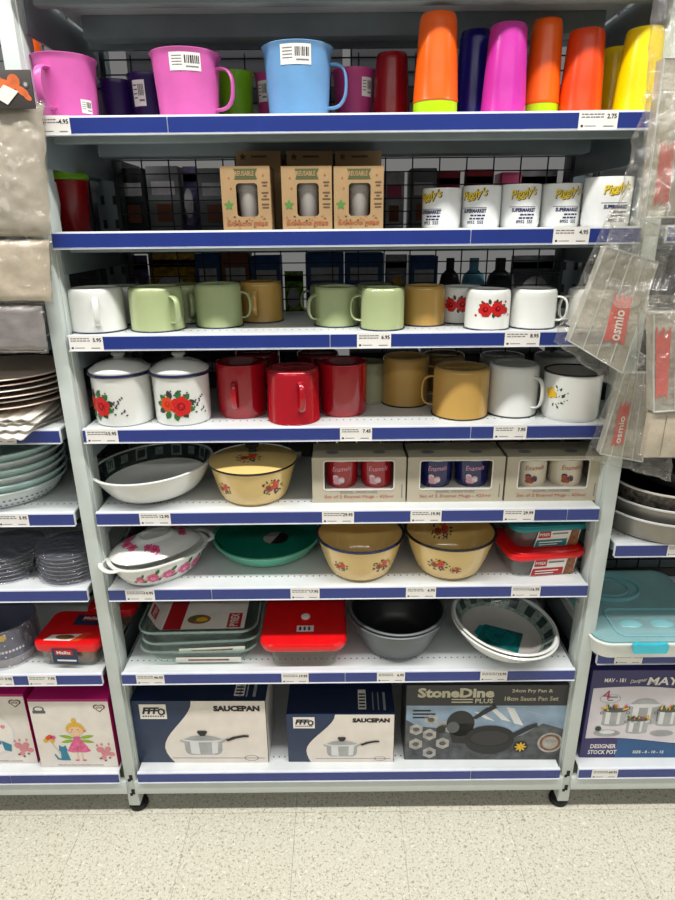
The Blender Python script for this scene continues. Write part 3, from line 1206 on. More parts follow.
def basin(label, xc, yb, wbase, wrim, yrim, z, col, rim, name='enamel_basin', group=None, out_deco=(), in_deco=(), inside=None, rimr=.0028, curve=.75, cat='basin', mats_in=None, rot=(0, 0, 0), dz=0, c=None):
    if c is None:
        c, rb = stand(xc, yb, wbase, z)
        h = zfor(c.x, c.y, yrim) - z
        rt = wrim / 2 * dep((c.x, c.y, z + h)) / FPX
    else:
        c, rb, rt, h = c
    t = thing(name, label, cat, (c.x, c.y, c.z + dz), rot, group)
    b = MB()
    rf = lambda v: rb + (rt - rb) * max(0, min(1, v / h)) ** curve
    prof = [(0, .001), (rb * .86, .001), (rb * .9, 0), (rb * .96, .001)]
    for k in range(1, 9):
        prof.append((rf(h * k / 8) if k else rb, max(.004, h * k / 8)))
    no = len(prof)
    th = .0022
    inn = [(rf(h * k / 8) - th, h * k / 8 + .0005) for k in range(8, 0, -1)] + [(rb * .95, .004), (0, .0035)]
    prof += inn
    im = inside or col
    ms = [col] * (no - 1) + [im] * len(inn)
    if mats_in:
        for k, nm in mats_in.items():
            ms[no + k] = nm
    b.lathe(prof, col, 64, mats=ms)
    for (u, vf, s, q) in out_deco:
        bouquet(b, cyl(rf), u, h * vf, s, q)
    def fin(u, v, d):
        r = rf(v) - th - d
        a = PI / 2 - u / r
        return (r * cos(a), r * sin(a), v)
    for (u, vf, s, q) in in_deco:
        bouquet(b, fin, u, h * vf, s, q)
    b.build('basin_body', t)
    b = MB()
    b.lathe([(rt - th - .001, h - .001), (rt - th, h - rimr * .6), (rt, h - rimr), (rt + rimr * .9, h - rimr * .4), (rt + rimr, h + rimr * .3), (rt, h + rimr * .9), (rt - th - .001, h + rimr * .6), (rt - th - .001, h - .001)], rim, 64)
    b.build('rim', t)
    return t, c, rb, rt, h, rf, fin


GB = 'cream enamel basins'
basin('cream enamel basin with plain inside and blue rim, right of green tray', 360.5, 582.5, 58, 86.5, 532, z6, 'enamel_cream', 'rim_blue', group=GB,
      out_deco=((-.045, .5, .017, .4), (.045, .52, .022, 1.5)))
basin('cream enamel basin with dark rim and flowers inside, left of food tubs', 450.5, 581, 58, 89.5, 529, z6, 'enamel_cream', 'rim_black', group=GB,
      out_deco=((-.038, .52, .022, .9), (.0, .40, .012, 2.2)), in_deco=((-.004, .50, .026, .4),))

# covered pot
t, c, rb, rt, h, rf, fin = basin('cream enamel pot with flowered lid and black knob, beside the patterned wash bowl', 253, 507, 62, 86, 459, z5, 'enamel_cream', 'rim_black', name='covered_pot', cat='pot',
                                 out_deco=((.048, .55, .024, .7), (-.056, .5, .018, 2.)))
b = MB()
hl = .015
dome = lambda r: h + .003 + hl * max(0, 1 - (r / rt) ** 2) ** .8
b.lathe([(rt * .985, h + .001), (rt * 1.02, h + .003)] + [(rt * q, dome(rt * q)) for q in (.96, .9, .8, .65, .5, .35, .2, .1)] + [(0, dome(0))], 'enamel_cream', 64)
fl_ = lambda u, v, d: (u, v, dome(math.hypot(u, v)) + d)
bouquet(b, fl_, -.004, -.035, .026, .3)
b.build('lid', t)
b = MB()
b.lathe([(.009, dome(0) - .001), (.007, dome(0) + .006), (.014, dome(0) + .011), (.015, dome(0) + .017), (.009, dome(0) + .020), (0, dome(0) + .0205)], 'rim_black', 32)
b.build('knob', t)

# wash bowl with a dark patterned band inside
t, c, rb, rt, h, rf, fin = basin('large white enamel wash bowl with dark patterned band inside, left end', 154, 505, 66, 117, 464, z5, 'enamel_white', 'enamel_white', name='wash_bowl', cat='bowl',
                                 curve=.52, rot=(0, rad(-4), 0), dz=.0045, inside='enamel_white', mats_in={0: 'bowl_pattern', 1: 'bowl_pattern', 2: 'bowl_pattern', 3: 'bowl_pattern'})
b = MB()
for k in range(18):
    u = (k - 8.5) * 2 * PI * rt / 18 * .93
    for q in range(2):
        b.rect(fin, u - .0125 + .004 * q, u + .0125 - .004 * q, h * (.60 + .07 * q), h * (.97 - .06 * q), ('bowl_panel', 'bowl_pattern')[q] if k % 2 else ('pot_inside', 'bowl_panel')[q], .0005 + .0004 * q, 4)
b.build('printed_band', t)
b = MB()
b.poly(topf(.0045), [(-.005, -.02), (.055, -.005), (.045, .04), (-.025, .028)], 'teal_sticker')
b.build('paper_label', t)

# green tray
t, c, rb, rt, h, rf, fin = basin('round green plastic dish with round paper label, beside the floral oval dish', 266, 567, 84, 106, 533, z6, 'teal_light', 'teal_light', name='green_dish', cat='dish', curve=.55, inside='teal_deep')
b = MB()
b.disc(topf(.0042), .016, .028, .03, .03, 'cup_grey', n=32)
b.poly(topf(.0042), [(.016 + .03 * cos(rad(a)), .028 + .03 * sin(rad(a))) for a in range(-110, 71, 12)], 'pan_black', .0009)
b.build('paper_label', t)


# oval floral dish with its lid ajar
def oval(rx, ry, z, n=64, p=2.3):
    out = []
    for k in range(n):
        a = 2 * PI * k / n
        out.append((rx * math.copysign(abs(cos(a)) ** (2 / p), cos(a)), ry * math.copysign(abs(sin(a)) ** (2 / p), sin(a)), z))
    return out


PL, PR = at(108, 570, z6 + .05), at(208, 533, z6 + .05)
L_ = (PR - PL).length
ang = math.atan2(PR.y - PL.y, PR.x - PL.x)
ctr = (PL + PR) / 2
rx, ry, hh = L_ / 2 - .012, .070, .054
t = thing('casserole_dish', 'white oval casserole dish with pink roses and end handles, lid ajar', 'dish', (ctr.x - .003, ctr.y - .004, z6), (0, 0, ang * .92))
b = MB()
rows = [oval(rx * .60, ry * .62, .0), oval(rx * .66, ry * .68, .001), oval(rx * .78, ry * .80, .012), oval(rx * .90, ry * .92, .032), oval(rx * .96, ry * .98, hh - .003), oval(rx * 1.03, ry * 1.06, hh), oval(rx * 1.03, ry * 1.06, hh + .002),
        oval(rx * .95, ry * .96, hh + .002), oval(rx * .90, ry * .90, hh - .008), oval(rx * .74, ry * .76, .014), oval(rx * .6, ry * .62, .006)]
b.loft(rows, 'enamel_white')


def ofn(u, v, d):
    q = .78 + (.90 - .78) * (v - .012) / .020 if v < .032 else .90 + .06 * (v - .032) / (hh - .035)
    a = -PI / 2 + u / (rx * .8)
    p = 2.3
    x = rx * q * math.copysign(abs(cos(a)) ** (2 / p), cos(a))
    y = ry * (q + .02) * math.copysign(abs(sin(a)) ** (2 / p), sin(a))
    return (x * (1 + d / rx * 1.5), y * (1 + d / ry * 1.5), v)


for (u, s) in ((-.060, .013), (-.034, .018), (-.006, .015), (.022, .019), (.050, .017), (.072, .013)):
    for k in range(6):
        b.leafp(ofn, u + s * .7 * cos(k), .026 + s * .5 * sin(k * 1.9), s * .8, s * .4, k * 1.1, 'leaf' if k % 2 else 'petal_pale', .0005)
    b.rose(ofn, u, .027, s * .62, 'petal_pink', .0009, core='petal_pale')
b.build('dish_body', t)
for s in (-1, 1):
    b = MB()
    pts = []
    for k in range(15):
        a = -PI / 2 + PI * k / 14
        pts.append((s * (rx * .93 + .024 * cos(a) ** .7 if cos(a) > 1e-6 else rx * .93), .031 * sin(a), hh + .001))
    b.sweep(pts, (0, 0, 1), .006, .011, 'enamel_white', 10)
    b.build('handle', t)
b = MB()
lz = hh + .001
rows = []
for q, zz in ((.92, .001), (.94, .004), (.90, .007), (.78, .017), (.60, .024), (.44, .027), (.40, .031), (.36, .034), (.30, .034), (.26, .030), (.1, .029)):
    rows.append([(x, y + .014, lz + zz) for x, y, _ in oval(rx * q, ry * q * .98, 0)])
b.loft(rows, 'enamel_white')
LIDP = ((.0, .0345), (.36, .0342), (.40, .031), (.44, .027), (.60, .024), (.78, .017), (.90, .007), (1.2, .004))


def dm(x, y):
    q = math.hypot(x / rx, (y - .014) / (ry * .98))
    for (q0, h0), (q1, h1) in zip(LIDP[:-1], LIDP[1:]):
        if q <= q1:
            return lz + h0 + (h1 - h0) * (q - q0) / (q1 - q0)
    return lz


lf = lambda u, v, d: (u, v + .014, dm(u, v + .014) + d)
for (u, v, s) in ((-.060, .004, .014), (-.052, .022, .014), (-.056, -.016, .013), (-.040, .034, .012), (.054, -.020, .013), (.062, -.002, .012), (.055, .018, .014), (-.03, -.036, .012)):
    b.rose(lf, u, v, s * .7, 'petal_pink', .0012, core='petal')
    for k in range(4):
        b.leafp(lf, u, v, s, s * .4, k * 1.6 + u * 40, 'leaf_dark' if k % 2 else 'petal_pale', .0011)
b.rose(lf, -.02, -.046, .010, 'petal_pink', .0012, core='petal')
b.build('lid', t)


# food tubs with coloured lids and a card sleeve
def tub(label, x, y, z, W, D, H, lidmat, rot, name='food_tub', group=None, sleeve='tag_red', word=None, lidh=.013):
    t = thing(name, label, 'container', (x, y, z), (0, 0, rot), group)
    b = MB()
    rows = [rrect(W * .40, D * .40, .018, 0), rrect(W * .425, D * .425, .02, .003), rrect(W * .46, D * .46, .022, H * .9), rrect(W * .47, D * .47, .022, H),
            rrect(W * .455, D * .455, .02, H), rrect(W * .415, D * .415, .018, .006)]
    b.loft(rows, 'glass')
    b.build('tub_body', t)
    b = MB()
    rows = [rrect(W * .49, D * .49, .026, H - .003), rrect(W * .50, D * .50, .028, H - .001), rrect(W * .50, D * .50, .028, H + lidh * .5), rrect(W * .485, D * .485, .026, H + lidh * .75), rrect(W * .46, D * .46, .024, H + lidh * .78),
            rrect(W * .44, D * .44, .022, H + lidh)]
    b.loft(rows, lidmat)
    b.build('lid', t)
    b = MB()
    q = lambda v: -D * (.428 + .035 * v / H) - .0015
    fn = lambda u, v, d: (u, q(v) - d, v)
    b.poly(fn, [(-W * .22, .002), (W * .34, .002), (W * .36, H * .98), (-W * .18, H * .98)], 'tag_white', .0)
    b.poly(fn, [(-W * .18, H * .55), (-W * .02, H * .55), (-W * .02, H * .95), (-W * .17, H * .95)], 'tag_red', .0005)
    b.text(fn, 'PYREX', -W * .165, H * .66, H * .16, 'tag_white', .001, w=W * .13, bold=True)
    b.rect(fn, 0, W * .2, H * .72, H * .80, 'ink_grey', .0005)
    b.poly(fn, [(-W * .21, H * .06), (W * .20, H * .06), (W * .20, H * .45), (-W * .19, H * .45)], sleeve, .0005)
    b.rect(fn, -W * .16, W * .14, H * .28, H * .34, 'tag_white', .001)
    b.rect(fn, -W * .16, W * .08, H * .15, H * .20, 'tag_white', .001)
    b.poly(fn, [(W * .21, H * .05), (W * .34, H * .05), (W * .345, H * .9), (W * .24, H * .9)], 'food_brown', .0005)
    b.build('card_sleeve', t)
    return t


P = at(543, 576, z6)
tub('clear food tub with red lid, under the teal-lidded tub', P.x, P.y + .06, z6, .172, .135, .046, 'red_lid', .12, group='lidded food tubs')
tub('clear food tub with teal lid, stacked on the red-lidded tub', P.x + .008, P.y + .078, z6 + .046 + .0132, .172, .135, .044, 'teal_lid', .12, group='lidded food tubs', sleeve='teal_lid')

# ------------------------------------------------------------------ seventh shelf
P = at(200, 661, z7)
W, D, H = .228, .20, .045
for k in range(3):
    lb_ = ('bottom glass baking dish of the stack of three', 'middle glass baking dish of the stack of three', 'top glass baking dish with a card sleeve inside, above two others')[k]
    t = thing('baking_dish', lb_, 'dish', (P.x + .004 * (k % 2), P.y + D * .42 + .003 * k, z7 + .023 * k), (0, 0, rad((0, 3, 1)[k])), 'stacked glass baking dishes')
    b = MB()
    g = 1.
    b.loft([rrect(W * .45, D * .42, .03, 0), rrect(W * .47, D * .44, .032, .002), rrect(W * .54, D * .51, .036, H - .006), rrect(W * .575, D * .535, .038, H - .004), rrect(W * .58, D * .54, .038, H - .001),
            rrect(W * .57, D * .53, .036, H), rrect(W * .53, D * .50, .034, H - .002), rrect(W * .455, D * .425, .03, .006)], 'glass_thick')
    b.build('dish_body', t)
    b = MB()
    b.sweep(rrect(W * .576, D * .536, .038, H - .0022), (0, 0, 1), .005, .005, 'glass_rim', 8, closed=True)
    b.build('rim', t)
    b = MB()
    if k < 2:
        fn = lambda u, v, d: (u, -D * .455 - .0035 - d, v)
        b.rect(fn, -W * .22, W * .42, .006, .019, 'tag_white')
        b.rect(fn, -W * .10, W * .30, .010, .014, 'food_brown', .0009)
        b.build('card_strip', t)
    else:
        x0, x1 = -W * .42, W * .42
        zf = .009
        prof_ = [(-W * .525, H + .006), (-W * .46, .018), (-W * .42, zf), (W * .42, zf)]
        y0, y1 = -D * .24, D * .40
        for a_, c_ in zip(prof_[:-1], prof_[1:]):
            b.add([(a_[0], y0, a_[1]), (c_[0], y0, c_[1]), (c_[0], y1, c_[1]), (a_[0], y1, a_[1])], [(0, 1, 2, 3)], 'tag_white')
        fn = topf(zf)
        b.rect(fn, -W * .40, -W * .22, y0, y1, 'tag_red')
        b.disc(fn, -W * .06, -D * .05, W * .12, D * .09, 'food_brown', n=20)
        b.disc(fn, -W * .03, -D * .06, W * .06, D * .045, 'flower_yellow', .0009, n=16)
        b.disc(fn, -W * .12, -D * .02, W * .04, D * .03, 'leaf', .0009, n=12)
        b.rect(fn, W * .24, W * .38, -D * .22, D * .06, 'tag_red')
        b.text(fn, 'PYREX', W * .35, -D * .20, W * .085, 'tag_white', .001, w=D * .24, bold=True, rot=PI / 2)
        s2 = lambda u, v, d: (-W * .46 - (W * .065) * v + d, u, .018 + (H - .012) * v + d)
        b.rect(s2, -D * .18, D * .02, .25, .85, 'tag_red', .0008)
        b.text(s2, 'PYREX', -D * .16, .4, .3, 'tag_white', .0014, w=D * .16, bold=True)
        b.build('card_sleeve', t)

# red-lidded glass box
P0, P1 = at(272, 666, z7), at(336, 666, z7)
W = (P1.x - P0.x) * 1.14
D, H = .20, .058
t = thing('glass_box', 'rectangular glass food box with bright red lid, beside the baking dishes', 'container', ((P0.x + P1.x) / 2, P0.y + D * .45, z7))
b = MB()
b.loft([rrect(W * .41, D * .45, .02, 0), rrect(W * .44, D * .47, .022, .003), rrect(W * .48, D * .49, .024, H), rrect(W * .465, D * .48, .022, H), rrect(W * .43, D * .46, .02, .006)], 'glass_thick')
b.build('glass_body', t)
b = MB()
b.loft([rrect(W * .57, D * .54, .03, H - .006), rrect(W * .58, D * .55, .031, H - .002), rrect(W * .585, D * .555, .031, H + .008), rrect(W * .56, D * .54, .03, H + .013), rrect(W * .5, D * .5, .028, H + .014)], 'red_lid')
b.build('lid', t)
b = MB()
b.lathe([(.0105, 0), (.0105, .003), (.009, .004), (.006, .0045), (0, .0045)], 'tag_white', 24)
b.build('vent_cap', t, loc=(.002, -D * .05, H + .0138))
b = MB()
fn = topf(0)
b.rect(fn, -.019, .019, -.011, .011, 'paper', .0)
for k in range(3):
    b.rect(fn, -.014 + .010 * k, -.0135 + .010 * k + .005, -.006, .005, 'ink_grey', .0004)
    b.rect(fn, -.012 + .010 * k, -.0115 + .010 * k + .0015, -.008, .007, 'ink', .0006)
b.build('barcode_sticker', t, loc=(.003, -D * .27, H + .0144))

# nested grey pots
t, c, rb, rt, h, rf, fin = basin('outer grey metal pot of the nested pair, right of red-lidded box', 397, 660.5, 56, 96, 609, z7, 'pot_grey', 'pot_grey', name='metal_pot', cat='pot', curve=.7, inside='pot_inside', group='nested grey pots')
basin('inner grey metal pot with dark inside, nested in the other', 0, 0, 0, 0, 0, z7, 'pot_grey', 'pot_grey', name='metal_pot', cat='pot', curve=.7, inside='pot_inside', group='nested grey pots',
      c=(Vector((c.x + .001, c.y, z7 + .0085)), rb * .93, rt * .972, h * .985))

# two tilted white bowls
P = at(508, 668, z7)
for k in range(2):
    rt, rb, h = .120 - .003 * k, .062, .054
    t, *_r = basin(('outer of two tilted white bowls, right end of its shelf', 'inner of two tilted white bowls, with teal paper label inside')[k], 0, 0, 0, 0, 0, z7, 'enamel_white', 'enamel_white', name='patterned_bowl', cat='bowl', curve=.6, inside='cup_grey',
                   group='tilted white bowls', c=(Vector((P.x - .002, P.y + .078, z7 + .0125 + .0078 * k)), rb, rt, h), rot=(rad(3), rad(8.5), 0), mats_in={0: 'enamel_white', 1: 'bowl_pattern', 2: 'bowl_pattern', 3: 'bowl_pattern_pale'})
    if k:
        rf, fin = _r[-2], _r[-1]
        b = MB()
        N_ = 64
        rows = [[fin(2 * PI * i / N_ * rf(h * v_), h * v_, .0006) for i in range(N_)] for v_ in (.40, .52, .64, .76, .88, .94)]
        o_ = len(b.v)
        for r__ in rows:
            b.v += r__
        for k_ in range(5):
            for i in range(N_):
                j = (i + 1) % N_
                b.f.append((o_ + k_ * N_ + i, o_ + k_ * N_ + j, o_ + (k_ + 1) * N_ + j, o_ + (k_ + 1) * N_ + i))
                b.mi.append(b.m('bowl_panel' if (i // 2) % 2 or k_ in (0, 4) else 'bowl_pattern'))
        b.build('printed_band', t)
        b = MB()
        b.poly(topf(.0045), [(-.062, -.024), (-.026, .040), (.062, .020), (.030, -.050)], 'teal_sticker', .0006)
        b.disc(topf(.0045), 0, 0, .034, .028, 'teal_lid', .001, n=24)
        b.disc(topf(.0045), 0, 0, .014, .011, 'teal_sticker', .0014, n=16)
        for q in range(24):
            b.leafp(topf(.0045), .014 * cos(q * PI / 12), .011 * sin(q * PI / 12), .018, .0035, q * PI / 12, 'teal_sticker', .0018)
        b.poly(topf(.0045), [(-.06, .005), (-.04, .035), (-.02, .033), (-.05, -.008)], 'teal_lid', .0005)
        b.build('paper_label', t)


# ------------------------------------------------------------------ gift boxes on the fifth shelf
def gift_deco(W, H):
    def f(b):
        fn = front()
        b.text(fn, 'Set of 2 Enamel Mugs - 425ml', 0, H * .085, H * .085, 'gift_red_text', .0005, w=W * .74, align='c')
        b.text(fn, 'ENAMEL DRINKWARE', 0, H * .21, H * .05, 'ink_grey', .0005, w=W * .40, align='c')
        b.rect(fn, W * .455, W * .465, H * .1, H * .4, 'ink_grey')
        t_ = lambda u, v, d: (u, v, H + d)
        for u in (-.28, .22):
            b.disc(t_, W * u, .03, W * .07, .010, 'ink_grey', .0004, 12)
    return f


def script_deco(col1, col2):
    def f(b, fn, r, h):
        b.text(fn, 'Enamels', -.019, h * .60, h * .17, col1, .0005, w=.038, shear=.25, rot=.06)
        for k in range(7):
            b.disc(fn, -.012 + .006 * (k % 3), h * (.22 + .06 * (k % 4)), .006, .005, col2 if k % 2 else col1, .0004 + .0001 * k, 8)
    return f


for k, (xa, xb, cl, cname, lb_) in enumerate([
    (312.5, 405.5, 'enamel_red', 'red', 'beige gift box holding two red enamel mugs, leftmost of three'),
    (406.5, 502.5, 'mug_navy', 'navy', 'beige gift box holding two navy enamel mugs, middle of three'),
    (503.5, 597, 'mug_cream', 'cream', 'beige gift box holding two cream enamel mugs, rightmost of three'),
]):
    yb = 502.5 - k * .8
    P0, P1 = at(xa, yb, z5), at(xb, yb, z5)
    yf = (P0.y + P1.y) / 2
    W = P1.x - P0.x - .001
    xm = (P0.x + P1.x) / 2
    H = zfor(xm, yf, 457.5 - k * .5) - z5
    D = .088
    t = thing('gift_box', lb_, 'box', (xm, yf, z5), (0, 0, 0), 'boxed pairs of enamel mugs')
    window_box(t, W, D, H, (-W * .375, W * .375, H * .285, H * .93), 'gift_board', 'gift_board', gift_deco(W, H))
    b = MB()
    b.box(-W * .49, W * .49, .003, D - .003, .002, H * .285, 'gift_white')
    b.box(-W * .49, W * .49, D - .006, D - .003, H * .285, H * .96, 'gift_white')
    b.build('inner_tray', t)
    b = MB()
    n = 6
    fnr = []
    for (cx, cy, a0) in ((W * .375 - .006, H * .93 - .006, 0), (-W * .375 + .006, H * .93 - .006, 90), (-W * .375 + .006, H * .285 + .006, 180), (W * .375 - .006, H * .285 + .006, 270)):
        for q in range(n + 1):
            a = rad(a0 + 90 * q / n)
            fnr.append((cx + .006 * cos(a), -.0004, cy + .006 * sin(a)))
    b.sweep(fnr, (0, 1, 0), .0012, .0030, 'gift_white', 6, closed=True)
    b.build('window_edge', t)
    for s in (-1, 1):
        r = W * .178
        h = H * .61
        c = Vector((xm + s * W * .195 + W * .01, yf + r + .008, z5 + H * .285))
        EM(f'{cname} enamel mug in gift box window, on its {"left" if s < 0 else "right"}', 0, 0, 0, 0, z5, cl, 60, up=True,
           rim='steel_print_light' if k < 2 else 'rim_blue', group='enamel mugs inside gift boxes', c=c, r=r, h=h, out=.012, hw=.008,
           deco=script_deco('petal_pale' if k < 2 else 'rose_brown', 'enamel_white' if k < 2 else 'mug_navy'), ci='enamel_white')


# ------------------------------------------------------------------ bottom shelf boxes
def carton(label, xa, xb, yb, ytop, D, z, fmat, tmat, deco, name='product_box', cat='box', group=None, H=None, W=None, smat=None):
    P0, P1 = at(xa, yb, z), at(xb, yb, z)
    if W is None:
        W = (P1 - P0).length
    xm, ym = (P0.x + P1.x) / 2, (P0.y + P1.y) / 2
    if H is None:
        H = zfor(xm, ym, ytop) - z
    t = thing(name, label, cat, (xm, ym, z), (0, 0, math.atan2(P1.y - P0.y, P1.x - P0.x)), group)
    b = MB()
    b.box(-W / 2, W / 2, 0, D, 0, H, fmat, .0012)
    deco(b, W, H, D)
    b.build('box_body', t)
    return t, W, H, D


def saucepan_print(b, fn, u, v, s, dark='steel_print'):
    # a lidded pan with one long handle, printed on the card
    body = [(-1, .16), (-.98, -.5), (-.9, -.72), (-.7, -.84), (.7, -.84), (.9, -.72), (.98, -.5), (1, .16)]
    b.poly(fn, [(u + s * x, v + s * y) for x, y in body], dark, .0006)
    b.poly(fn, [(u + s * x, v + s * y) for x, y in [(-.7, .1), (-.68, -.75), (-.2, -.8), (-.25, .1)]], 'steel_print_light', .0009)
    b.poly(fn, [(u + s * x, v + s * y) for x, y in [(.45, .1), (.42, -.78), (.72, -.72), (.8, .1)]], 'steel_print_light', .0009)
    b.disc(fn, u, v + s * .18, s * 1.08, s * .17, 'steel_print_light', .0012, 28)
    b.poly(fn, [(u + s * x, v + s * y) for x, y in [(-1.0, .22), (-.6, .40), (-.2, .47), (.2, .47), (.6, .40), (1.0, .22), (.5, .14), (-.5, .14)]], dark, .0015)
    b.poly(fn, [(u + s * x, v + s * y) for x, y in [(-.12, .45), (-.28, .72), (-.2, .80), (.2, .80), (.28, .72), (.12, .45)]], 'pan_print', .0018)
    b.poly(fn, [(u + s * x, v + s * y) for x, y in [(.98, .16), (1.2, .24), (1.3, .34), (1.25, .16), (1.0, -.02)]], dark, .0015)
    b.poly(fn, [(u + s * x, v + s * y) for x, y in [(1.2, .2), (1.6, .40), (2.15, .52), (2.42, .5), (2.42, .38), (2.1, .36), (1.7, .26), (1.3, .08)]], 'pan_print', .0018)
    b.poly(fn, [(u + s * x, v + s * y) for x, y in [(-1.0, .12), (-1.18, .2), (-1.2, .1), (-1.0, 0)]], dark, .0012)


def saucepan_deco(cut, mid, low, barx):
    def f(b, W, H, D):
        fn = front()
        U = lambda q: -W / 2 + W * q
        pts = []
        for k in range(13):
            v = 1 - k / 12
            if v > .25:
                s_ = (v - .25) / .75
                s_ = s_ * s_ * (3 - 2 * s_)
                q = mid + (cut - mid) * s_
            else:
                q = mid + (low - mid) * ((.25 - v) / .25) ** 1.8
            pts.append((U(q), H * v))
        mid_pts = pts + [(W / 2 - .001, 0.001), (W / 2 - .001, H)]
        # fan keeps every face simple
        for k in range(12):
            a, c = pts[k], pts[k + 1]
            b.poly(fn, [a, c, (W / 2 - .0012, c[1]), (W / 2 - .0012, a[1])], 'box_cream', .0004)
        b.rect(fn, U(.06), U(.26), H * .72, H * .95, 'tag_white', .0006)
        b.text(fn, 'FFF', U(.078), H * .80, H * .105, 'ink', .0010, w=W * .115, bold=.05, shear=.25)
        b.ringp(fn, U(.222), H * .835, W * .026, W * .015, 'ink', .0012, 20, 1.25)
        b.rect(fn, U(.236), U(.250), H * .80, H * .87, 'ink', .001)
        for k in range(9):
            b.rect(fn, U(.08 + .0185 * k), U(.091 + .0185 * k), H * .755, H * .775, 'ink', .0009)
        b.text(fn, 'SAUCEPAN', U(.955), H * .84, H * .09, 'ink', .0009, w=W * .345, bold=.065, align='r')
        saucepan_print(b, fn, U(.51 if barx else .53), H * .34, W * .145)
        b.rect(fn, U(.26), U(.97), H * .075, H * .085, 'ink_grey')
        b.ringp(fn, U(.87), H * .08, W * .055, W * .048, 'ink_grey', .0006, 20, .5)
        tf = lambda u, v, d: (u, v, H + d)
        b.rect(tf, -W / 2 + .001, W / 2 - .001, .001, D - .001, 'box_navy_top', .0004)
        x = U(barx or .68)
        b.rect(tf, x, x + W * .075, D * .12, D * .62, 'tag_white', .0007)
        for k in range(5):
            b.rect(tf, x + W * .008, x + W * .067, D * (.16 + .08 * k), D * (.20 + .08 * k), 'ink', .001)
        for k in range(3):
            b.rect(tf, U(.80 + .05 * k), U(.81 + .05 * k + .012 * (k == 2)), D * .1, D * .55, 'steel_print', .0007)
        sf = lambda u, v, d: (W / 2 + d, u, v)
        b.rect(sf, .001, D - .001, .001, H - .001, 'box_cream', .0004)
    return f


carton('navy and cream saucepan box on the bottom shelf, beside the left post', 139.5, 269, 762.5, 701, .13, z8, 'box_navy', 'box_navy_top', saucepan_deco(.45, .215, .28, .76), group='saucepan boxes')
carton('navy and cream saucepan box on the bottom shelf, middle of three', 288.5, 393.5, 762, 714.5, .13, z8, 'box_navy', 'box_navy_top', saucepan_deco(.45, .175, .215, .665), group='saucepan boxes')


def dine_deco(b, W, H, D):
    fn = front()
    U = lambda q: -W / 2 + W * q
    b.rect(fn, U(.004), U(.996), H * .735, H * .998, 'dine_dark', .0004)
    b.rect(fn, U(.004), U(.996), H * .003, H * .735, 'dine_sky', .0004)
    b.poly(fn, [(U(.004), H * .003), (U(.996), H * .003), (U(.996), H * .42), (U(.86), H * .50), (U(.74), H * .34), (U(.62), H * .28), (U(.45), H * .2), (U(.36), H * .30), (U(.2), H * .44), (U(.08), H * .46), (U(.004), H * .55)], 'dine_rock', .0006)
    for (x0, y0, x1, y1) in ((.5, .73, .6, .55), (.62, .72, .68, .5), (.75, .66, .88, .6), (.42, .66, .5, .56)):
        b.poly(fn, [(U(x0), H * y0), (U(x0 + .05), H * (y0 - .02)), (U(x1 + .06), H * (y1 - .03)), (U(x1), H * y1)], 'steel_print_light', .0006)
    b.text(fn, 'StoneDine', U(.07), H * .84, H * .125, 'dine_letters', .0008, w=W * .47, bold=.045)
    b.rect(fn, U(.28), U(.41), H * .81, H * .825, 'dine_letters', .0008)
    b.rect(fn, U(.28), U(.41), H * .775, H * .79, 'dine_letters', .0008)
    b.text(fn, 'PLUS', U(.425), H * .768, H * .06, 'dine_letters', .0008, w=W * .11, bold=True)
    b.text(fn, '24cm Fry Pan &', U(.77), H * .895, H * .055, 'dine_letters', .0008, w=W * .25, bold=True, align='c')
    b.text(fn, '18cm Sauce Pan Set', U(.77), H * .80, H * .055, 'dine_letters', .0008, w=W * .33, bold=True, align='c')
    for k in range(3):
        b.rect(fn, U(.045), U(.045 + (.11, .14, .1)[k]), H * (.66 - .045 * k), H * (.68 - .045 * k), 'ink', .0008)
    for (u, v) in ((.07, .42), (.155, .35), (.07, .22), (.16, .10), (.24, .23), (.24, .46), (.16, .55)):
        pts = [(U(u) + W * .047 * cos(k * PI / 3 + PI / 6), H * v + W * .047 * sin(k * PI / 3 + PI / 6)) for k in range(6)]
        b.poly(fn, pts, 'dine_hex', .0008)
        b.disc(fn, U(u), H * v, W * .022, W * .017, 'steel_print_dark' if int(u * 100) % 2 else 'dine_rock', .001, 10)
    # the two dark pans
    b.disc(fn, U(.345), H * .50, W * .088, H * .17, 'pan_print', .001, 24)
    b.poly(fn, [(U(.26), H * .50), (U(.43), H * .50), (U(.41), H * .22), (U(.30), H * .24)], 'pan_print', .001)
    b.disc(fn, U(.30), H * .45, W * .04, W * .045, 'steel_print_dark', .0013, 20)
    b.disc(fn, U(.225), H * .42, W * .03, W * .03, 'pan_print', .0013, 16)
    b.poly(fn, [(U(.41), H * .57), (U(.44), H * .56), (U(.52), H * .66), (U(.565), H * .71), (U(.55), H * .745), (U(.50), H * .71)], 'pan_print', .0013)
    b.disc(fn, U(.535), H * .27, W * .155, H * .185, 'pan_print', .0015, 32)
    b.disc(fn, U(.535), H * .33, W * .152, H * .145, 'pan_black', .0018, 32)
    b.disc(fn, U(.535), H * .31, W * .12, H * .10, 'dine_dark', .002, 32)
    b.poly(fn, [(U(.66), H * .36), (U(.685), H * .31), (U(.79), H * .43), (U(.83), H * .465), (U(.82), H * .51), (U(.76), H * .47)], 'pan_print', .002)
    b.disc(fn, U(.735), H * .185, W * .047, W * .047, 'pan_print', .001, 20)
    for k in range(8):
        a = k * PI / 4
        b.leafp(fn, U(.735), H * .185, W * .04, W * .014, a, 'flower_yellow', .0014 + .0001 * k)
    b.ringp(fn, U(.92), H * .24, W * .08, W * .066, 'dine_hex', .001, 24)
    b.disc(fn, U(.92), H * .24, W * .062, W * .062, 'food_brown', .0009, 24)
    b.disc(fn, U(.92), H * .24, W * .05, W * .05, 'dine_hex', .0012, 24)


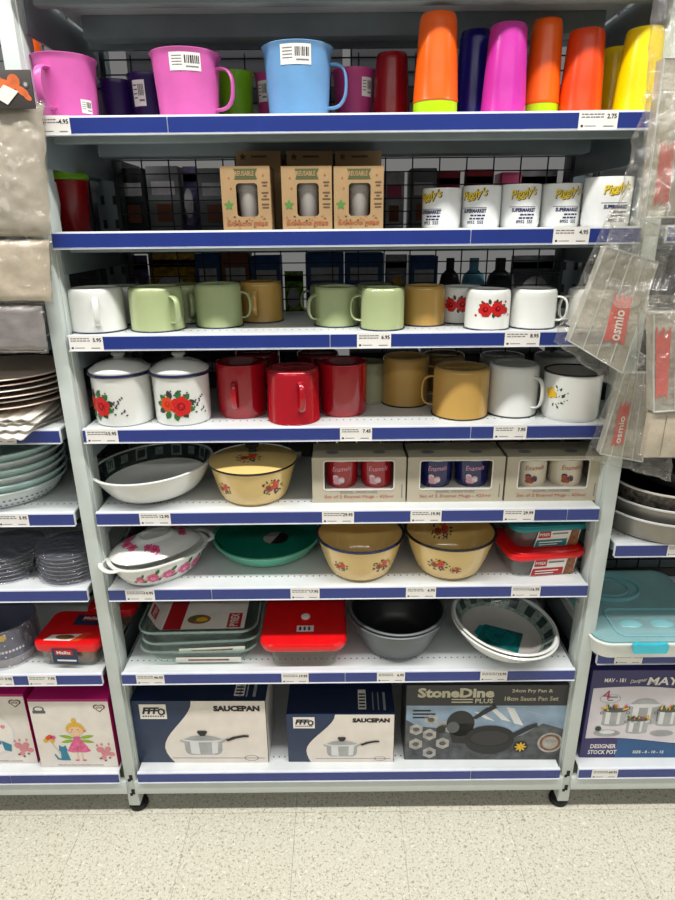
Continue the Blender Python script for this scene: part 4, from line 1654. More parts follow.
carton('grey frying pan set box with two dark pans, right end of bottom shelf', 404, 560, 759.5, 685, .10, z8, 'dine_dark', 'dine_dark', dine_deco)


def stock_deco(b, W, H, D):
    fn = front()
    U = lambda q: -W / 2 + W * q
    b.rect(fn, U(.003), U(.997), H * .003, H * .997, 'stock_purple', .0003)
    n = 14
    up = lambda q: H * (.80 - .08 * q + .05 * sin(q * 4))
    dn = lambda q: H * (.23 + .02 * sin(q * 7) - .06 * q)
    for k in range(n):
        a, c = .02 + .975 * k / n, .02 + .975 * (k + 1) / n
        b.poly(fn, [(U(a), dn(a)), (U(c), dn(c)), (U(c), up(c)), (U(a), up(a))], 'lavender_wall', .0005)
        b.poly(fn, [(U(a), H * .005), (U(c), H * .005), (U(c), dn(c) - H * .008), (U(a), dn(a) - H * .008)], 'stock_blue' if k > 2 else 'stock_purple', .0006)
    px = lambda q: U(q)
    b.text(fn, 'MAV - 181', px(.08), H * .87, H * .045, 'tag_white', .0009, w=W * .13, bold=True)
    b.text(fn, 'Designer', px(.24), H * .845, H * .05, 'tag_white', .0009, w=W * .10, rot=.18, shear=.3)
    b.text(fn, 'MAY', px(.345), H * .84, H * .085, 'tag_white', .0009, w=W * .19, bold=True, shear=.15)
    b.text(fn, '4', px(.085), H * .68, H * .10, 'magenta_box', .0009)
    b.ringp(fn, px(.135), H * .69, W * .065, W * .062, 'ink_grey', .0008, 24, .55)
    b.rect(fn, px(.115), px(.18), H * .70, H * .712, 'ink_grey', .0009)
    b.rect(fn, px(.12), px(.155), H * .665, H * .675, 'ink_grey', .0009)
    def pot(u, v, r, h, fill):
        b.rect(fn, px(u) - r, px(u) + r, v, v + h, 'steel_print', .0008)
        b.rect(fn, px(u) - r * .75, px(u) - r * .35, v, v + h, 'steel_print_light', .001)
        b.rect(fn, px(u) + r * .25, px(u) + r * .5, v, v + h, 'steel_print_light', .001)
        b.disc(fn, px(u), v, r, r * .22, 'steel_print', .0009, 20)
        b.disc(fn, px(u), v + h, r * 1.06, r * .24, 'steel_print_dark' if fill else 'steel_print_light', .0012, 24)
        for s in (-1, 1):
            b.ringp(fn, px(u) + s * r * 1.1, v + h * .8, r * .16, r * .09, 'steel_print_dark', .0009, 12)
        if fill:
            q = random.Random(int(u * 1000))
            for k in range(16):
                b.leafp(fn, px(u) + r * q.uniform(-1, .8), v + h + r * q.uniform(-.05, .22), r * q.uniform(.25, .5), r * .2, q.uniform(.1, 3), ('leaf', 'leaf_dark', 'petal_orange', 'flower_yellow')[q.randrange(4)], .0015 + .0001 * k)
    pot(.36, H * .42, W * .095, H * .20, False)
    b.poly(fn, [(px(.36) - W * .09, H * .63), (px(.36) + W * .09, H * .63), (px(.36) + W * .05, H * .68), (px(.36), H * .69), (px(.36) - W * .05, H * .68)], 'steel_print', .0014)
    pot(.18, H * .40, W * .075, H * .16, True)
    pot(.52, H * .40, W * .075, H * .16, True)
    pot(.335, H * .31, W * .068, H * .145, True)
    b.disc(fn, px(.15), H * .295, W * .085, H * .04, 'steel_print', .0012, 24)
    b.disc(fn, px(.15), H * .31, W * .05, H * .022, 'steel_print_light', .0014, 20)
    b.disc(fn, px(.09), H * .35, W * .02, W * .02, 'leaf_dark', .0016, 10)
    b.disc(fn, px(.50), H * .295, W * .075, H * .035, 'steel_print', .0012, 24)
    b.text(fn, 'DESIGNER', px(.06), H * .115, H * .05, 'tag_white', .0009, w=W * .165, bold=True)
    b.text(fn, 'STOCK POT', px(.05), H * .045, H * .05, 'tag_white', .0009, w=W * .185, bold=True)
    b.text(fn, 'SIZE - 8 - 10 - 12', px(.34), H * .055, H * .033, 'tag_white', .0009, w=W * .20, bold=True)


carton('stock pot set box with steel pots on a pale purple front, right bay', 579, 733, 757.5, 670, .20, ZR[5], 'stock_purple', 'pan_black', stock_deco)


def child_deco(kind):
    def f(b, W, H, D):
        fn = front()
        U = lambda q: -W / 2 + W * q
        b.rect(fn, U(.004), U(.996), H * .003, H * .965, 'child_white', .0004)
        tf = lambda u, v, d: (u, v, H + d)
        b.ringp(tf, 0, D * .38, W * .2, W * .175, 'magenta_box', .001, 24, .16)
        b.disc(tf, 0, D * .38, W * .17, W * .022, 'pan_black', .0006, 24)
        # heart mark
        hx, hy, hs = U(.88), H * .88, W * .075
        for q, nm, dd in ((1, 'child_brown', .0008), (.72, 'child_white', .0011)):
            b.disc(fn, hx - hs * .45 * q, hy + hs * .15 * q, hs * .56 * q, hs * .5 * q, nm, dd, 14)
            b.disc(fn, hx + hs * .45 * q, hy + hs * .15 * q, hs * .56 * q, hs * .5 * q, nm, dd + .0001, 14)
            b.poly(fn, [(hx - hs * .98 * q, hy + hs * .05 * q), (hx, hy - hs * .95 * q), (hx + hs * .98 * q, hy + hs * .05 * q), (hx, hy + hs * .3 * q)], nm, dd + .0002)
        b.rect(fn, hx - hs * .5, hx + hs * .5, hy - hs * .1, hy + hs * .25, 'child_brown', .0015)
        b.rect(fn, hx - hs * .38, hx + hs * .38, hy + hs * .02, hy + hs * .14, 'child_white', .0018)
        q = random.Random(5)
        for k in range(60):
            b.rect(fn, U(.22) + W * .011 * k * .9, U(.228) + W * .011 * k * .9, H * .028, H * (.036 + .006 * q.random()), 'ink_grey') if U(.228) + W * .0099 * k < U(.86) else None
        # small pink fox
        for (u, v, r) in ((.86, .22, .055), (.80, .27, .05), (.90, .28, .04), (.94, .20, .04), (.83, .15, .035)):
            b.disc(fn, U(u), H * v, W * r, W * r * .9, 'fox_print', .0008 + .0001 * int(u * 30 % 7), 14)
        for (u, v) in ((.77, .31), (.83, .325), (.92, .33)):
            b.leafp(fn, U(u), H * v, W * .05, W * .03, 1.6, 'fox_print', .001)
        for (u, v) in ((.79, .14), (.85, .11), (.91, .15)):
            b.disc(fn, U(u), H * v, W * .017, W * .013, 'child_brown', .0018, 8)
        if kind == 'fairy':
            for s in (-1, 1):
                b.leafp(fn, U(.53) + s * W * .03, H * .44, W * .2, W * .055, (.20 if s > 0 else PI - .20), 'wing_print', .0007)
                b.leafp(fn, U(.53) + s * W * .03, H * .41, W * .19, W * .05, (-.2 if s > 0 else PI + .2), 'wing_print', .0008)
            b.poly(fn, [(U(.48), H * .42), (U(.58), H * .42), (U(.68), H * .25), (U(.62), H * .23), (U(.44), H * .23), (U(.38), H * .25)], 'dress_print', .001)
            b.rect(fn, U(.485), U(.575), H * .38, H * .46, 'dress_print', .0011)
            b.disc(fn, U(.53), H * .43, W * .03, W * .025, 'petal_pink', .0013, 10)
            for s in (-1, 1):
                b.rect(fn, U(.53) + s * W * .03 - W * .008, U(.53) + s * W * .03 + W * .008, H * .12, H * .24, 'skin_print', .0008)
                b.disc(fn, U(.53) + s * W * .045, H * .11, W * .03, W * .012, 'petal_pink', .0011, 10)
            b.disc(fn, U(.53), H * .575, W * .115, W * .105, 'hair_print', .0013, 24)
            b.disc(fn, U(.53), H * .545, W * .092, W * .075, 'skin_print', .0016, 24)
            b.disc(fn, U(.53), H * .70, W * .032, W * .032, 'hair_print', .0015, 14)
            for s in (-1, 1):
                b.rect(fn, U(.53) + s * W * .038 - W * .012, U(.53) + s * W * .038 + W * .012, H * .565, H * .573, 'child_brown', .002)
                b.disc(fn, U(.53) + s * W * .055, H * .535, W * .012, W * .010, 'fox_print', .0019, 8)
            b.disc(fn, U(.65), H * .55, W * .018, W * .014, 'petal_pink', .002, 8)
            for (u, v, nm) in ((.13, .40, 'hair_print'), (.19, .46, 'petal_orange'), (.21, .40, 'hair_print'), (.16, .44, 'petal_orange'), (.23, .45, 'petal_pink')):
                b.disc(fn, U(u), H * v, W * .033, W * .033, nm, .0008 + .0002 * (u > .18), 12)
            b.poly(fn, [(U(.20), H * .37), (U(.205), H * .37), (U(.285), H * .2), (U(.28), H * .2)], 'child_brown', .0007)
            b.disc(fn, U(.325), H * .27, W * .055, W * .05, 'blue_print', .001, 16)
            b.poly(fn, [(U(.29), H * .24), (U(.37), H * .24), (U(.40), H * .11), (U(.28), H * .11)], 'blue_print', .0011)
            b.leafp(fn, U(.295), H * .29, W * .05, W * .03, 1.7, 'blue_print', .0012)
            b.leafp(fn, U(.355), H * .29, W * .05, W * .03, 1.4, 'blue_print', .0012)
            b.poly(fn, [(U(.2), H * .2), (U(.22), H * .2), (U(.25), H * .14), (U(.3), H * .13), (U(.3), H * .11), (U(.23), H * .12)], 'blue_print', .0009)
            b.ringp(fn, U(.12), H * .86, W * .07, W * .05, 'steel_print_dark', .0008, 16, .6)
            b.rect(fn, U(.04), U(.2), H * .80, H * .84, 'steel_print_dark', .001)
        else:
            b.ringp(fn, U(.44), H * .44, W * .36, W * .335, 'steel_print_light', .0008, 40, .98)
            b.disc(fn, U(.44), H * .44, W * .33, W * .325, 'tag_white', .0007, 40)
            b.poly(fn, [(U(.38), H * .72), (U(.62), H * .66), (U(.60), H * .5), (U(.40), H * .46)], 'dress_print', .001)
            b.disc(fn, U(.42), H * .72, W * .13, W * .05, 'wing_print', .0012, 16)
            b.poly(fn, [(U(.44), H * .40), (U(.56), H * .44), (U(.60), H * .30), (U(.50), H * .22), (U(.40), H * .24)], 'blue_print', .001)
            b.poly(fn, [(U(.60), H * .34), (U(.72), H * .28), (U(.70), H * .18), (U(.62), H * .2)], 'blue_print', .0012)
            b.disc(fn, U(.66), H * .54, W * .03, W * .03, 'fox_print', .001, 12)
        sf = lambda u, v, d: (W / 2 + d, u, v)
        b.rect(sf, .001, D - .001, .001, H - .001, 'magenta_box', .0004)
    return f


carton('white children\'s gift box with a winged girl picture, right of the pair', 42, 119, 767, 699, .12, Z[8], 'magenta_box', 'magenta_box', child_deco('fairy'), group='children\'s gift boxes')
carton('white children\'s gift box with a round plate picture, at the left photo edge', -40, 38.5, 763, 694, .12, Z[8], 'magenta_box', 'magenta_box', child_deco('plate'), group='children\'s gift boxes')


# ------------------------------------------------------------------ left bay
def lathe_thing(name, label, cat, c, prof, m_, group=None, rot=(0, 0, 0), sy=1., mats=None, n=56, wob=None):
    b = MB()
    b.lathe(prof, m_, n, sy=sy, mats=mats, wob=wob)
    o = b.build(name, loc=c, rot=rot)
    return tag(o, label, cat, group)


# teal and clear colanders stacked on the fifth level
c0 = at(13, 509, z5)
R0 = .122
cy = c0.y + R0 * .74
cx_ = aty(0, 495, cy).x + .018
for k in range(6):
    h = .040
    m_ = ('plate_clear', 'plate_teal')[k % 2] if k else 'plate_clear'
    lb_ = ['bottom grey colander with slots, lowest of the nested stack', 'teal bowl second from bottom of the nested colander stack', 'clear bowl third from bottom of the nested colander stack',
           'teal bowl fourth from bottom of the nested colander stack', 'clear bowl fifth from bottom, under the top one', 'topmost bowl of the nested colander stack in the left bay'][k]
    t = thing('colander', lb_, 'colander', (cx_ + .002 * (k % 2), cy, z5 + .0160 * k), (0, 0, 0), 'nested colanders')
    b = MB()
    rb, rt = R0 * .80, R0 * (1.0 + .004 * k)
    prof = [(0, .001), (rb * .95, 0), (rb, .003), (rb + (rt - rb) * .5, h * .4), (rt - .002, h - .003), (rt + .003, h - .002), (rt + .0035, h), (rt - .001, h + .001), (rt - .003, h - .002), (rb + (rt - rb) * .5 - .002, h * .4), (rb - .002, .005), (0, .004)]
    b.lathe(prof, m_, 64)
    if k == 0:
        rf = lambda v: rb + (rt - rb) * (v / h) ** .8 + .0012
        fn = cyl(rf)
        for q in range(26):
            for w_ in range(2):
                b.rect(fn, -.12 + .0105 * q, -.1155 + .0105 * q, .010 + .010 * w_, .0125 + .010 * w_, 'pot_inside', .0006)
    b.build('colander_body', t)
    if k == 0:
        b = MB()
        b.box(-.018, .018, -rt - .010, -rt - .008, .001, .017, 'aqua', .0006)
        b.box(-.013, .013, -rt - .0106, -rt - .0098, .004, .009, 'plate_teal')
        b.build('card_tag', t)

# film-wrapped plates, two stacks on the sixth level
for st, (px, yb, rr, nn, nm, gname) in enumerate(((62, 586, .066, 7, 'right', 'wrapped plates by the post'), (-4, 584, .075, 6, 'left', 'wrapped plates at the photo edge'))):
    c0 = at(px, yb, z6)
    for k in range(nn):
        h = .0092
        c = (c0.x + rnd.uniform(-.002, .002), c0.y + rr, z6 + k * .0092)
        word = ('bottom', 'second', 'third', 'fourth', 'fifth', 'sixth', 'seventh')[k]
        lathe_thing('wrapped_plate', f'dark plate in crinkled film, {word} from below in the {nm} stack' if k else f'lowest dark plate in crinkled film, {nm} stack of the left bay', 'plate', c,
                    [(0, .0005), (rr * .6, .0005), (rr * .66, .001), (rr * .94, .0045), (rr, .0058), (rr * .985, .0068), (rr * .93, .0056), (rr * .64, .0025), (0, .002)], 'plate_navy', gname)
    # crinkled film sleeve round the stack
    b = MB()
    prof = []
    M_ = 22
    H = nn * .0092 + .003
    for q in range(M_ + 1):
        prof.append((rr * 1.075, H * q / M_))
    prof += [(rr * .8, H + .004), (rr * .4, H + .003), (0, H + .0035)]
    def wob(a, z, s_=st):
        return 1 + .035 * noise.noise(Vector((cos(a) * 3.2 + s_ * 9, sin(a) * 3.2, z * 160))) + .02 * noise.noise(Vector((cos(a) * 9, sin(a) * 9, z * 420)))
    b.lathe(prof, 'film_soft', 90, wob=wob)
    o = b.build('plastic_wrap', loc=(c0.x, c0.y + rr, z6 + .001))
    tag(o, f'crinkled clear film around the {nm} stack of dark plates', 'plastic wrap', 'films around the plate stacks')

# pot wrapped in film, red tubs
c0 = at(2, 670, z7)
rr = .064
t = thing('wrapped_pot', 'dark grey pot wrapped in film with yellow tag, left photo edge', 'pot', (c0.x - .012, c0.y + rr, z7))
b = MB()
b.lathe([(0, .001), (rr * .9, 0), (rr * .95, .004), (rr, .022), (rr * 1.0, .024), (rr * 1.03, .09), (rr * 1.05, .094), (rr * 1.02, .095), (rr * .98, .09), (rr * .92, .01), (0, .008)], 'plate_navy', 56, mats=['cup_grey'] * 4 + ['plate_navy'] * 6)
fn = cyl(lambda v: rr * 1.005)
for q in range(14):
    b.rect(fn, -.03 + .007 * q, -.0255 + .007 * q, .040, .046, 'tag_white', .0008)
b.build('pot_body', t)
b = MB()
fn = cyl(lambda v: rr * 1.05)
b.poly(fn, [(-.02, .072), (.03, .074), (.036, .082), (.034, .092), (.02, .086), (-.02, .084)], 'flower_yellow', .0015)
b.build('paper_tag', t)
b = MB()
prof = [(rr * (1.06 + .03 * q / 20), .1 * q / 20) for q in range(21)]
b.lathe(prof, 'film_soft', 80, wob=lambda a, z: 1 + .02 * noise.noise(Vector((cos(a) * 4, sin(a) * 4, z * 60))))
b.build('plastic_wrap', t)


def red_tub(label, c, rot, W=.112, D=.10, H=.043):
    t = thing('food_tub', label, 'container', c, (0, 0, rot), 'red lidded tubs in the left bay')
    b = MB()
    b.loft([rrect(W * .40, D * .40, .014, 0), rrect(W * .43, D * .43, .016, .003), rrect(W * .47, D * .47, .018, H), rrect(W * .455, D * .455, .016, H), rrect(W * .42, D * .42, .014, .005)], 'glass')
    b.build('tub_body', t)
    b = MB()
    b.loft([rrect(W * .37, D * .37, .012, .006), rrect(W * .43, D * .43, .014, H * .7), rrect(W * .43, D * .43, .014, H * .75)], 'food_brown')
    b.build('picture_card', t)
    b = MB()
    b.loft([rrect(W * .51, D * .51, .02, H - .008), rrect(W * .52, D * .52, .021, H + .002), rrect(W * .51, D * .51, .02, H + .010), rrect(W * .46, D * .46, .018, H + .012)], 'red_lid')
    b.build('lid', t)
    b = MB()
    fn = lambda u, v, d: (u, -D * .525 - .0008 - d, v)
    b.rect(fn, -W * .2, W * .2, H * .30, H * 1.02, 'box_navy', 0)
    b.rect(fn, -W * .15, W * .13, H * .72, H * .98, 'tag_red', .0005)
    b.text(fn, 'Malliz', -W * .12, H * .77, H * .15, 'tag_white', .001, w=W * .22, bold=True)
    b.rect(fn, -W * .13, W * .17, H * .42, H * .50, 'tag_white', .0006)
    tf = lambda u, v, d: (u, v, H + .0125 + d)
    b.poly(tf, [(-W * .08, D * .05), (W * .40, D * .05), (W * .38, D * .38), (-W * .10, D * .38)], 'box_navy', 0)
    b.rect(tf, W * .02, W * .32, D * .18, D * .34, 'tag_red', .0004)
    b.text(tf, 'Malliz', W * .04, D * .22, D * .08, 'tag_white', .0008, w=W * .24, bold=True)
    b.poly(tf, [(-W * .36, -D * .42), (W * .20, -D * .42), (W * .30, -D * .20), (-W * .28, -D * .26)], 'tag_white', 0)
    b.disc(tf, -W * .05, -D * .32, W * .15, D * .07, 'food_brown', .0004)
    b.poly(tf, [(W * .05, -D * .44), (W * .2, -D * .44), (W * .34, -D * .18), (W * .22, -D * .18)], 'petal_orange', .0005)
    b.build('printed_label', t)


c0 = at(70, 668, z7)
red_tub('clear tub with red lid and navy label, beside the wrapped pot', (c0.x, c0.y + .060, z7), -.05, .143, .122, .054)
red_tub('red-lidded tub in the shade behind the front red-lidded tub', (c0.x + .045, c0.y + .19, z7), .05)

# shelf of platters: beige ones over ribbed white paper ones
c0 = at(-28, 436, z4)
for k in range(6):
    rr = .128
    word = ('lowest', 'second', 'third', 'fourth', 'fifth', 'topmost')[k]
    b = MB()
    z0 = .037 + .0105 * k
    off = (.004, -.006, .006, 0, -.003, .003)[k]
    def wb(a, z, k=k):
        return 1 + .025 * noise.noise(Vector((cos(a) * 1.5 + k * 4, sin(a) * 1.5, 0)))
    b.lathe([(0, .0004), (rr * .7, .0004), (rr * .78, .002), (rr * .96, .0065), (rr, .008), (rr * .98, .0095), (rr * .94, .0082), (rr * .76, .0035), (0, .0022)], ('plate_beige', 'plate_white')[k in (1, 3)], 64, wob=wb)
    o = b.build('platter', loc=(c0.x + .004 + off, c0.y + .135, z4 + z0))
    tag(o, f'pale beige platter, {word} of the loose pile in the left bay', 'plate', 'beige platters in a pile')
for k in range(4):
    b = MB()
    n, W, D = 40, .25, .21
    vs, fs = [], []
    for i in range(n + 1):
        for j in range(9):
            u, v = -W / 2 + W * i / n, -D / 2 + D * j / 8
            zz = .0016 * sin(i * 2 * PI / 4) - .010 * max(0, -(v + D * .32)) / D * 3 + .003 * sin(j + k)
            vs.append((u, v, zz + .003))
    for i in range(n):
        for j in range(8):
            a = i * 9 + j
            fs.append((a, a + 9, a + 10, a + 1))
    m0 = len(vs)
    vs += [(x, y, z_ - .0018) for x, y, z_ in vs]
    fs += [tuple(reversed([q + m0 for q in f])) for f in fs]
    b.add(vs, fs, 'plate_white')
    o = b.build('paper_tray', loc=(c0.x - .004 - .004 * k, c0.y + .104 + .004 * k, z4 + .0022 + .0088 * k), rot=(0, 0, rad((-9, -4, 3, 0)[k])))
    tag(o, ('lowest ribbed white paper tray, its corner drooping over the rail', 'second ribbed white paper tray from below under the platters', 'third ribbed white paper tray from below under the platters', 'topmost ribbed white paper tray, directly under the beige platters')[k], 'tray', 'ribbed paper trays')

# seen past the left post: bowls on the second level, a tumbler on the top one
zl = Z[2]
c, r = stand_y(70, 40, .13, zl, .04)
lathe_thing('plastic_bowl', 'dark red plastic bowl seen past the left post', 'bowl', (c.x, c.y, zl), [(0, .001), (r * .8, 0), (r * .84, .004), (r * 1.02, .088), (r * 1.04, .092), (r * 1.0, .092), (r * .8, .006), (0, .005)], 'dark_red')
c2, r2 = stand_y(38, 40, .05, zl, .04)
lathe_thing('plastic_bowl', 'milky white plastic bowl edge beside the red bowl, behind the grey pack', 'bowl', (c2.x, c2.y, zl), [(0, .001), (r2 * .7, 0), (r2 * .78, .006), (r2 * .98, .03), (r2 * 1.05, .05), (r2 * 1.0, .085), (r2 * .96, .085), (r2 * .9, .03), (0, .006)], 'plate_clear')
lathe_thing('plastic_dish', 'green plastic dish resting on top of the dark red bowl', 'dish', (c.x - .004, c.y, zl + .0925), [(0, 0), (r * 1.15, 0), (r * 1.2, .003), (r * 1.15, .010), (r * .9, .016), (0, .017)], 'green_plastic')
c, r = stand_y(33, 26, .17, z1, .1)
lathe_thing('plastic_tumbler', 'orange-brown tumbler in shade behind the left-end pink mug', 'tumbler', (c.x, c.y, z1), [(0, 0), (r, 0), (r * .82, .185), (r * .7, .19), (0, .19)], 'orange')

# ------------------------------------------------------------------ right bay
P = at(662, 551, ZR[3])
for k, (lb_, col, rr, h, z0, dx) in enumerate([
    ('lower grey metal roasting pan in the right bay, overhanging its rail', 'pan_metal', .135, .050, 0., 0.),
    ('upper grey metal roasting pan, nested on the lower one', 'pan_metal', .130, .046, .031, .004),
    ('dark speckled pan with pale worn rim, on the grey roasting pans', 'pan_pattern', .122, .046, .060, .006),
]):
    t = thing('roasting_pan', lb_, 'pan', (P.x + .062 + dx, P.y + .128, ZR[3] + z0 + .0005), (0, 0, 0), 'stacked roasting pans')
    b = MB()
    b.lathe([(0, .001), (rr * .86, 0), (rr * .92, .004), (rr * .99, h - .004), (rr * 1.02, h - .003), (rr * 1.025, h), (rr * 1.0, h + .001), (rr * .97, h - .004), (rr * .9, .008), (0, .005)], col, 72, sy=.92,
            mats=[col] * 4 + ['steel_print_light' if k < 2 else 'plate_white'] * 3 + [('pan_metal', 'pan_metal', 'pan_black')[k]] * 2)
    b.build('pan_body', t)
b = MB()
b.lathe([(0, .001), (.10, 0), (.112, .006), (.118, .036), (.122, .038), (.118, .041), (.11, .01), (0, .006)], 'pan_black', 64)
o = b.build('frying_pan', loc=(P.x + .105, P.y + .135, ZR[3] + .1075))
tag(o, 'black pan on top of the roasting pans, at the right photo edge', 'pan')

# clear storage box with aqua lid
P = at(650, 655, ZR[4])
W, D, H = .285, .29, .040
bx, by, bz = P.x + .012, P.y + D * .5 - .020, ZR[4] + .0015
t = thing('storage_box', 'low white storage box with clear aqua lid and clip, right bay', 'storage box', (bx, by, bz))
b = MB()
b.loft([rrect(W * .46, D * .46, .03, 0), rrect(W * .475, D * .475, .032, .003), rrect(W * .50, D * .50, .036, H), rrect(W * .51, D * .51, .037, H), rrect(W * .51, D * .51, .037, H + .003), rrect(W * .49, D * .49, .034, H + .003), rrect(W * .45, D * .45, .03, .004)], 'bin_white')
b.build('box_body', t)
b = MB()
b.loft([rrect(W * .485, D * .485, .034, H + .0035), rrect(W * .49, D * .49, .034, H + .007), rrect(W * .465, D * .465, .03, H + .011), rrect(W * .44, D * .44, .03, H + .010)], 'aqua_clear', cap0=False)
b.build('lid', t)
b = MB()
fnz = H + .0115
b.sweep(rrect(W * .34, D * .17, .02, 0.), (0, 0, 1), .005, .004, 'aqua_line', 8, closed=True)
o = b.build('raised_line', t, loc=(.01, -D * .28, fnz))
b = MB()
ring = [Vector((.074 * cos(2 * PI * k / 40), .056 * sin(2 * PI * k / 40), 0)) for k in range(40)]
b.sweep(ring, (0, 0, 1), .012, .006, 'aqua_line', 8, closed=True)
ring = [Vector((.048 * cos(2 * PI * k / 40), .036 * sin(2 * PI * k / 40), 0)) for k in range(40)]
b.sweep(ring, (0, 0, 1), .006, .004, 'aqua_line', 8, closed=True)
b.build('raised_oval', t, loc=(-W * .13, D * .20, fnz))
for u in (-.045, .025, .09):
    b = MB()
    b.lathe([(.026, 0), (.022, .003), (.012, .0045), (0, .005)], 'aqua_line', 32, sy=.62)
    b.build('raised_dimple', t, loc=(u, -D * .29, H + .0098))
b = MB()
b.loft([[Vector((x, y, z_)) for x, z_ in [(-.034, -.012), (.034, -.012), (.037, -.002), (.037, .008), (.030, .012), (.012, .009), (-.012, .009), (-.030, .012), (-.037, .008), (-.037, -.002)]] for y in (-D * .515, -D * .545)], 'aqua')
b.build('clip', t, loc=(-.032, 0, H))


# ------------------------------------------------------------------ hanging packs and bags in front of the posts
def pillow(corners, y0, thick, name, seed, crk=.004, n=26, m_=34, b=None, edge=.35, freq=26):
    """a soft sealed bag: four photo corners (tl, tr, br, bl) on the upright plane y0"""
    tl, tr, br, bl = [aty(px, py, y0) for px, py in corners]
    b = b or MB()
    off = []
    for side in (-1, 1):
        vs = []
        for j in range(m_ + 1):
            t_ = j / m_
            for i in range(n + 1):
                s_ = i / n
                p = (tl * (1 - s_) + tr * s_) * (1 - t_) + (bl * (1 - s_) + br * s_) * t_
                e = min(1, min(s_, 1 - s_) / .12) ** edge * min(1, min(t_, 1 - t_) / .10) ** edge
                q = Vector((p.x * freq, side * 3 + seed * 7.3, p.z * freq))
                cr = .6 * noise.noise(q) + .9 * (.35 - abs(noise.noise(q * 1.3 + Vector((4, 4, 4))))) + .45 * (.3 - abs(noise.noise(Vector((q.x * 3.1 - q.z * 1.2, q.y, q.z * 1.4 + q.x * .8)))))
                edgec = noise.noise(Vector((p.z * 40, seed, p.x * 40))) * crk * (1.2 if e < .3 else .3)
                vs.append((p.x + edgec, p.y + side * e * (thick / 2) + cr * crk * (.3 + e), p.z + edgec * .5))
        off.append(vs)
    N = n + 1
    fs0, fs1 = [], []
    for j in range(m_):
        for i in range(n):
            a = j * N + i
            fs0.append((a, a + 1, a + N + 1, a + N))
    tot = len(off[0])
    vs = off[0] + off[1]
    fs = fs0 + [tuple(reversed([q + tot for q in f])) for f in fs0]
    for i in range(n):
        fs.append((i, i + tot, i + 1 + tot, i + 1))
        k = m_ * N + i
        fs.append((k + 1, k + 1 + tot, k + tot, k))
    for j in range(m_):
        k = j * N
        fs.append((k + N, k + N + tot, k + tot, k))
        k = j * N + n
        fs.append((k, k + tot, k + N + tot, k + N))
    b.add(vs, fs, name)
    return b


def hung(name, label, cat, group=None, at_=(0, 0, 0)):
    return thing(name, label, cat, at_, (0, 0, 0), group)


GL = 'packs hanging in front of the left post'
t = hung('hanging_pack', 'grey pack with dark header card and orange picture, hanging in front of left post', 'pack', GL)
pillow([(-60, 104), (43, 104), (50, 236), (-58, 236)], -.024, .030, 'pack_grey', 1, .004).build('pack_body', t)
pillow([(-61, 101), (44.5, 101), (51.5, 239), (-60, 239)], -.024, .034, 'film', 21, .0035).build('clear_wrap', t)
b = MB()
tl, br = aty(-60, 71, -.044), aty(37, 109, -.044)
b.box(tl.x, br.x, -.048, -.045, br.z, tl.z, 'card_dark', .0006)
w_ = br.x - tl.x
fn = front(-.048)
h_ = tl.z - br.z
for (u, v, ru, rv, a) in ((.80, .70, .07, .13, .3), (.70, .62, .10, .09, -.4), (.88, .45, .08, .07, -.6), (.62, .75, .05, .12, .8), (.93, .30, .05, .05, -.7), (.55, .6, .05, .1, .2)):
    b.disc(fn, tl.x + w_ * u, br.z + h_ * v, w_ * ru, h_ * rv * 1.5, 'card_orange', .0004 + .0001 * u, 16, a)
b.disc(fn, tl.x + w_ * .93, br.z + h_ * .62, w_ * .035, w_ * .035, 'steel_print_dark', .0008, 16)
b.disc(fn, tl.x + w_ * .93, br.z + h_ * .62, w_ * .02, w_ * .02, 'cup_grey', .0011, 16)
b.poly(fn, [(tl.x + w_ * .56, br.z + h_ * .32), (tl.x + w_ * .70, br.z + h_ * .10), (tl.x + w_ * .84, br.z + h_ * .44), (tl.x + w_ * .69, br.z + h_ * .62)], 'tag_white', .0014)
b.build('header_card', t)
t = hung('hanging_pack', 'beige embossed pack hanging below the grey header pack', 'pack', GL)
pillow([(-60, 240), (49, 240), (51, 301), (-58, 301)], -.024, .024, 'pack_beige', 3, .0025).build('pack_body', t)
pillow([(-61, 238), (50.5, 238), (53, 304), (-60, 304)], -.024, .030, 'film', 22, .003).build('clear_wrap', t)
t = hung('hanging_pack', 'grey lilac pack in clear wrap, lowest at the left post', 'pack', GL)
pillow([(-60, 306), (42, 306), (47, 350), (-58, 350)], -.024, .02, 'pack_lilac', 4, .003).build('pack_body', t)
pillow([(-61, 304), (43.5, 304), (49, 353), (-60, 353)], -.024, .026, 'film', 23, .003).build('clear_wrap', t)
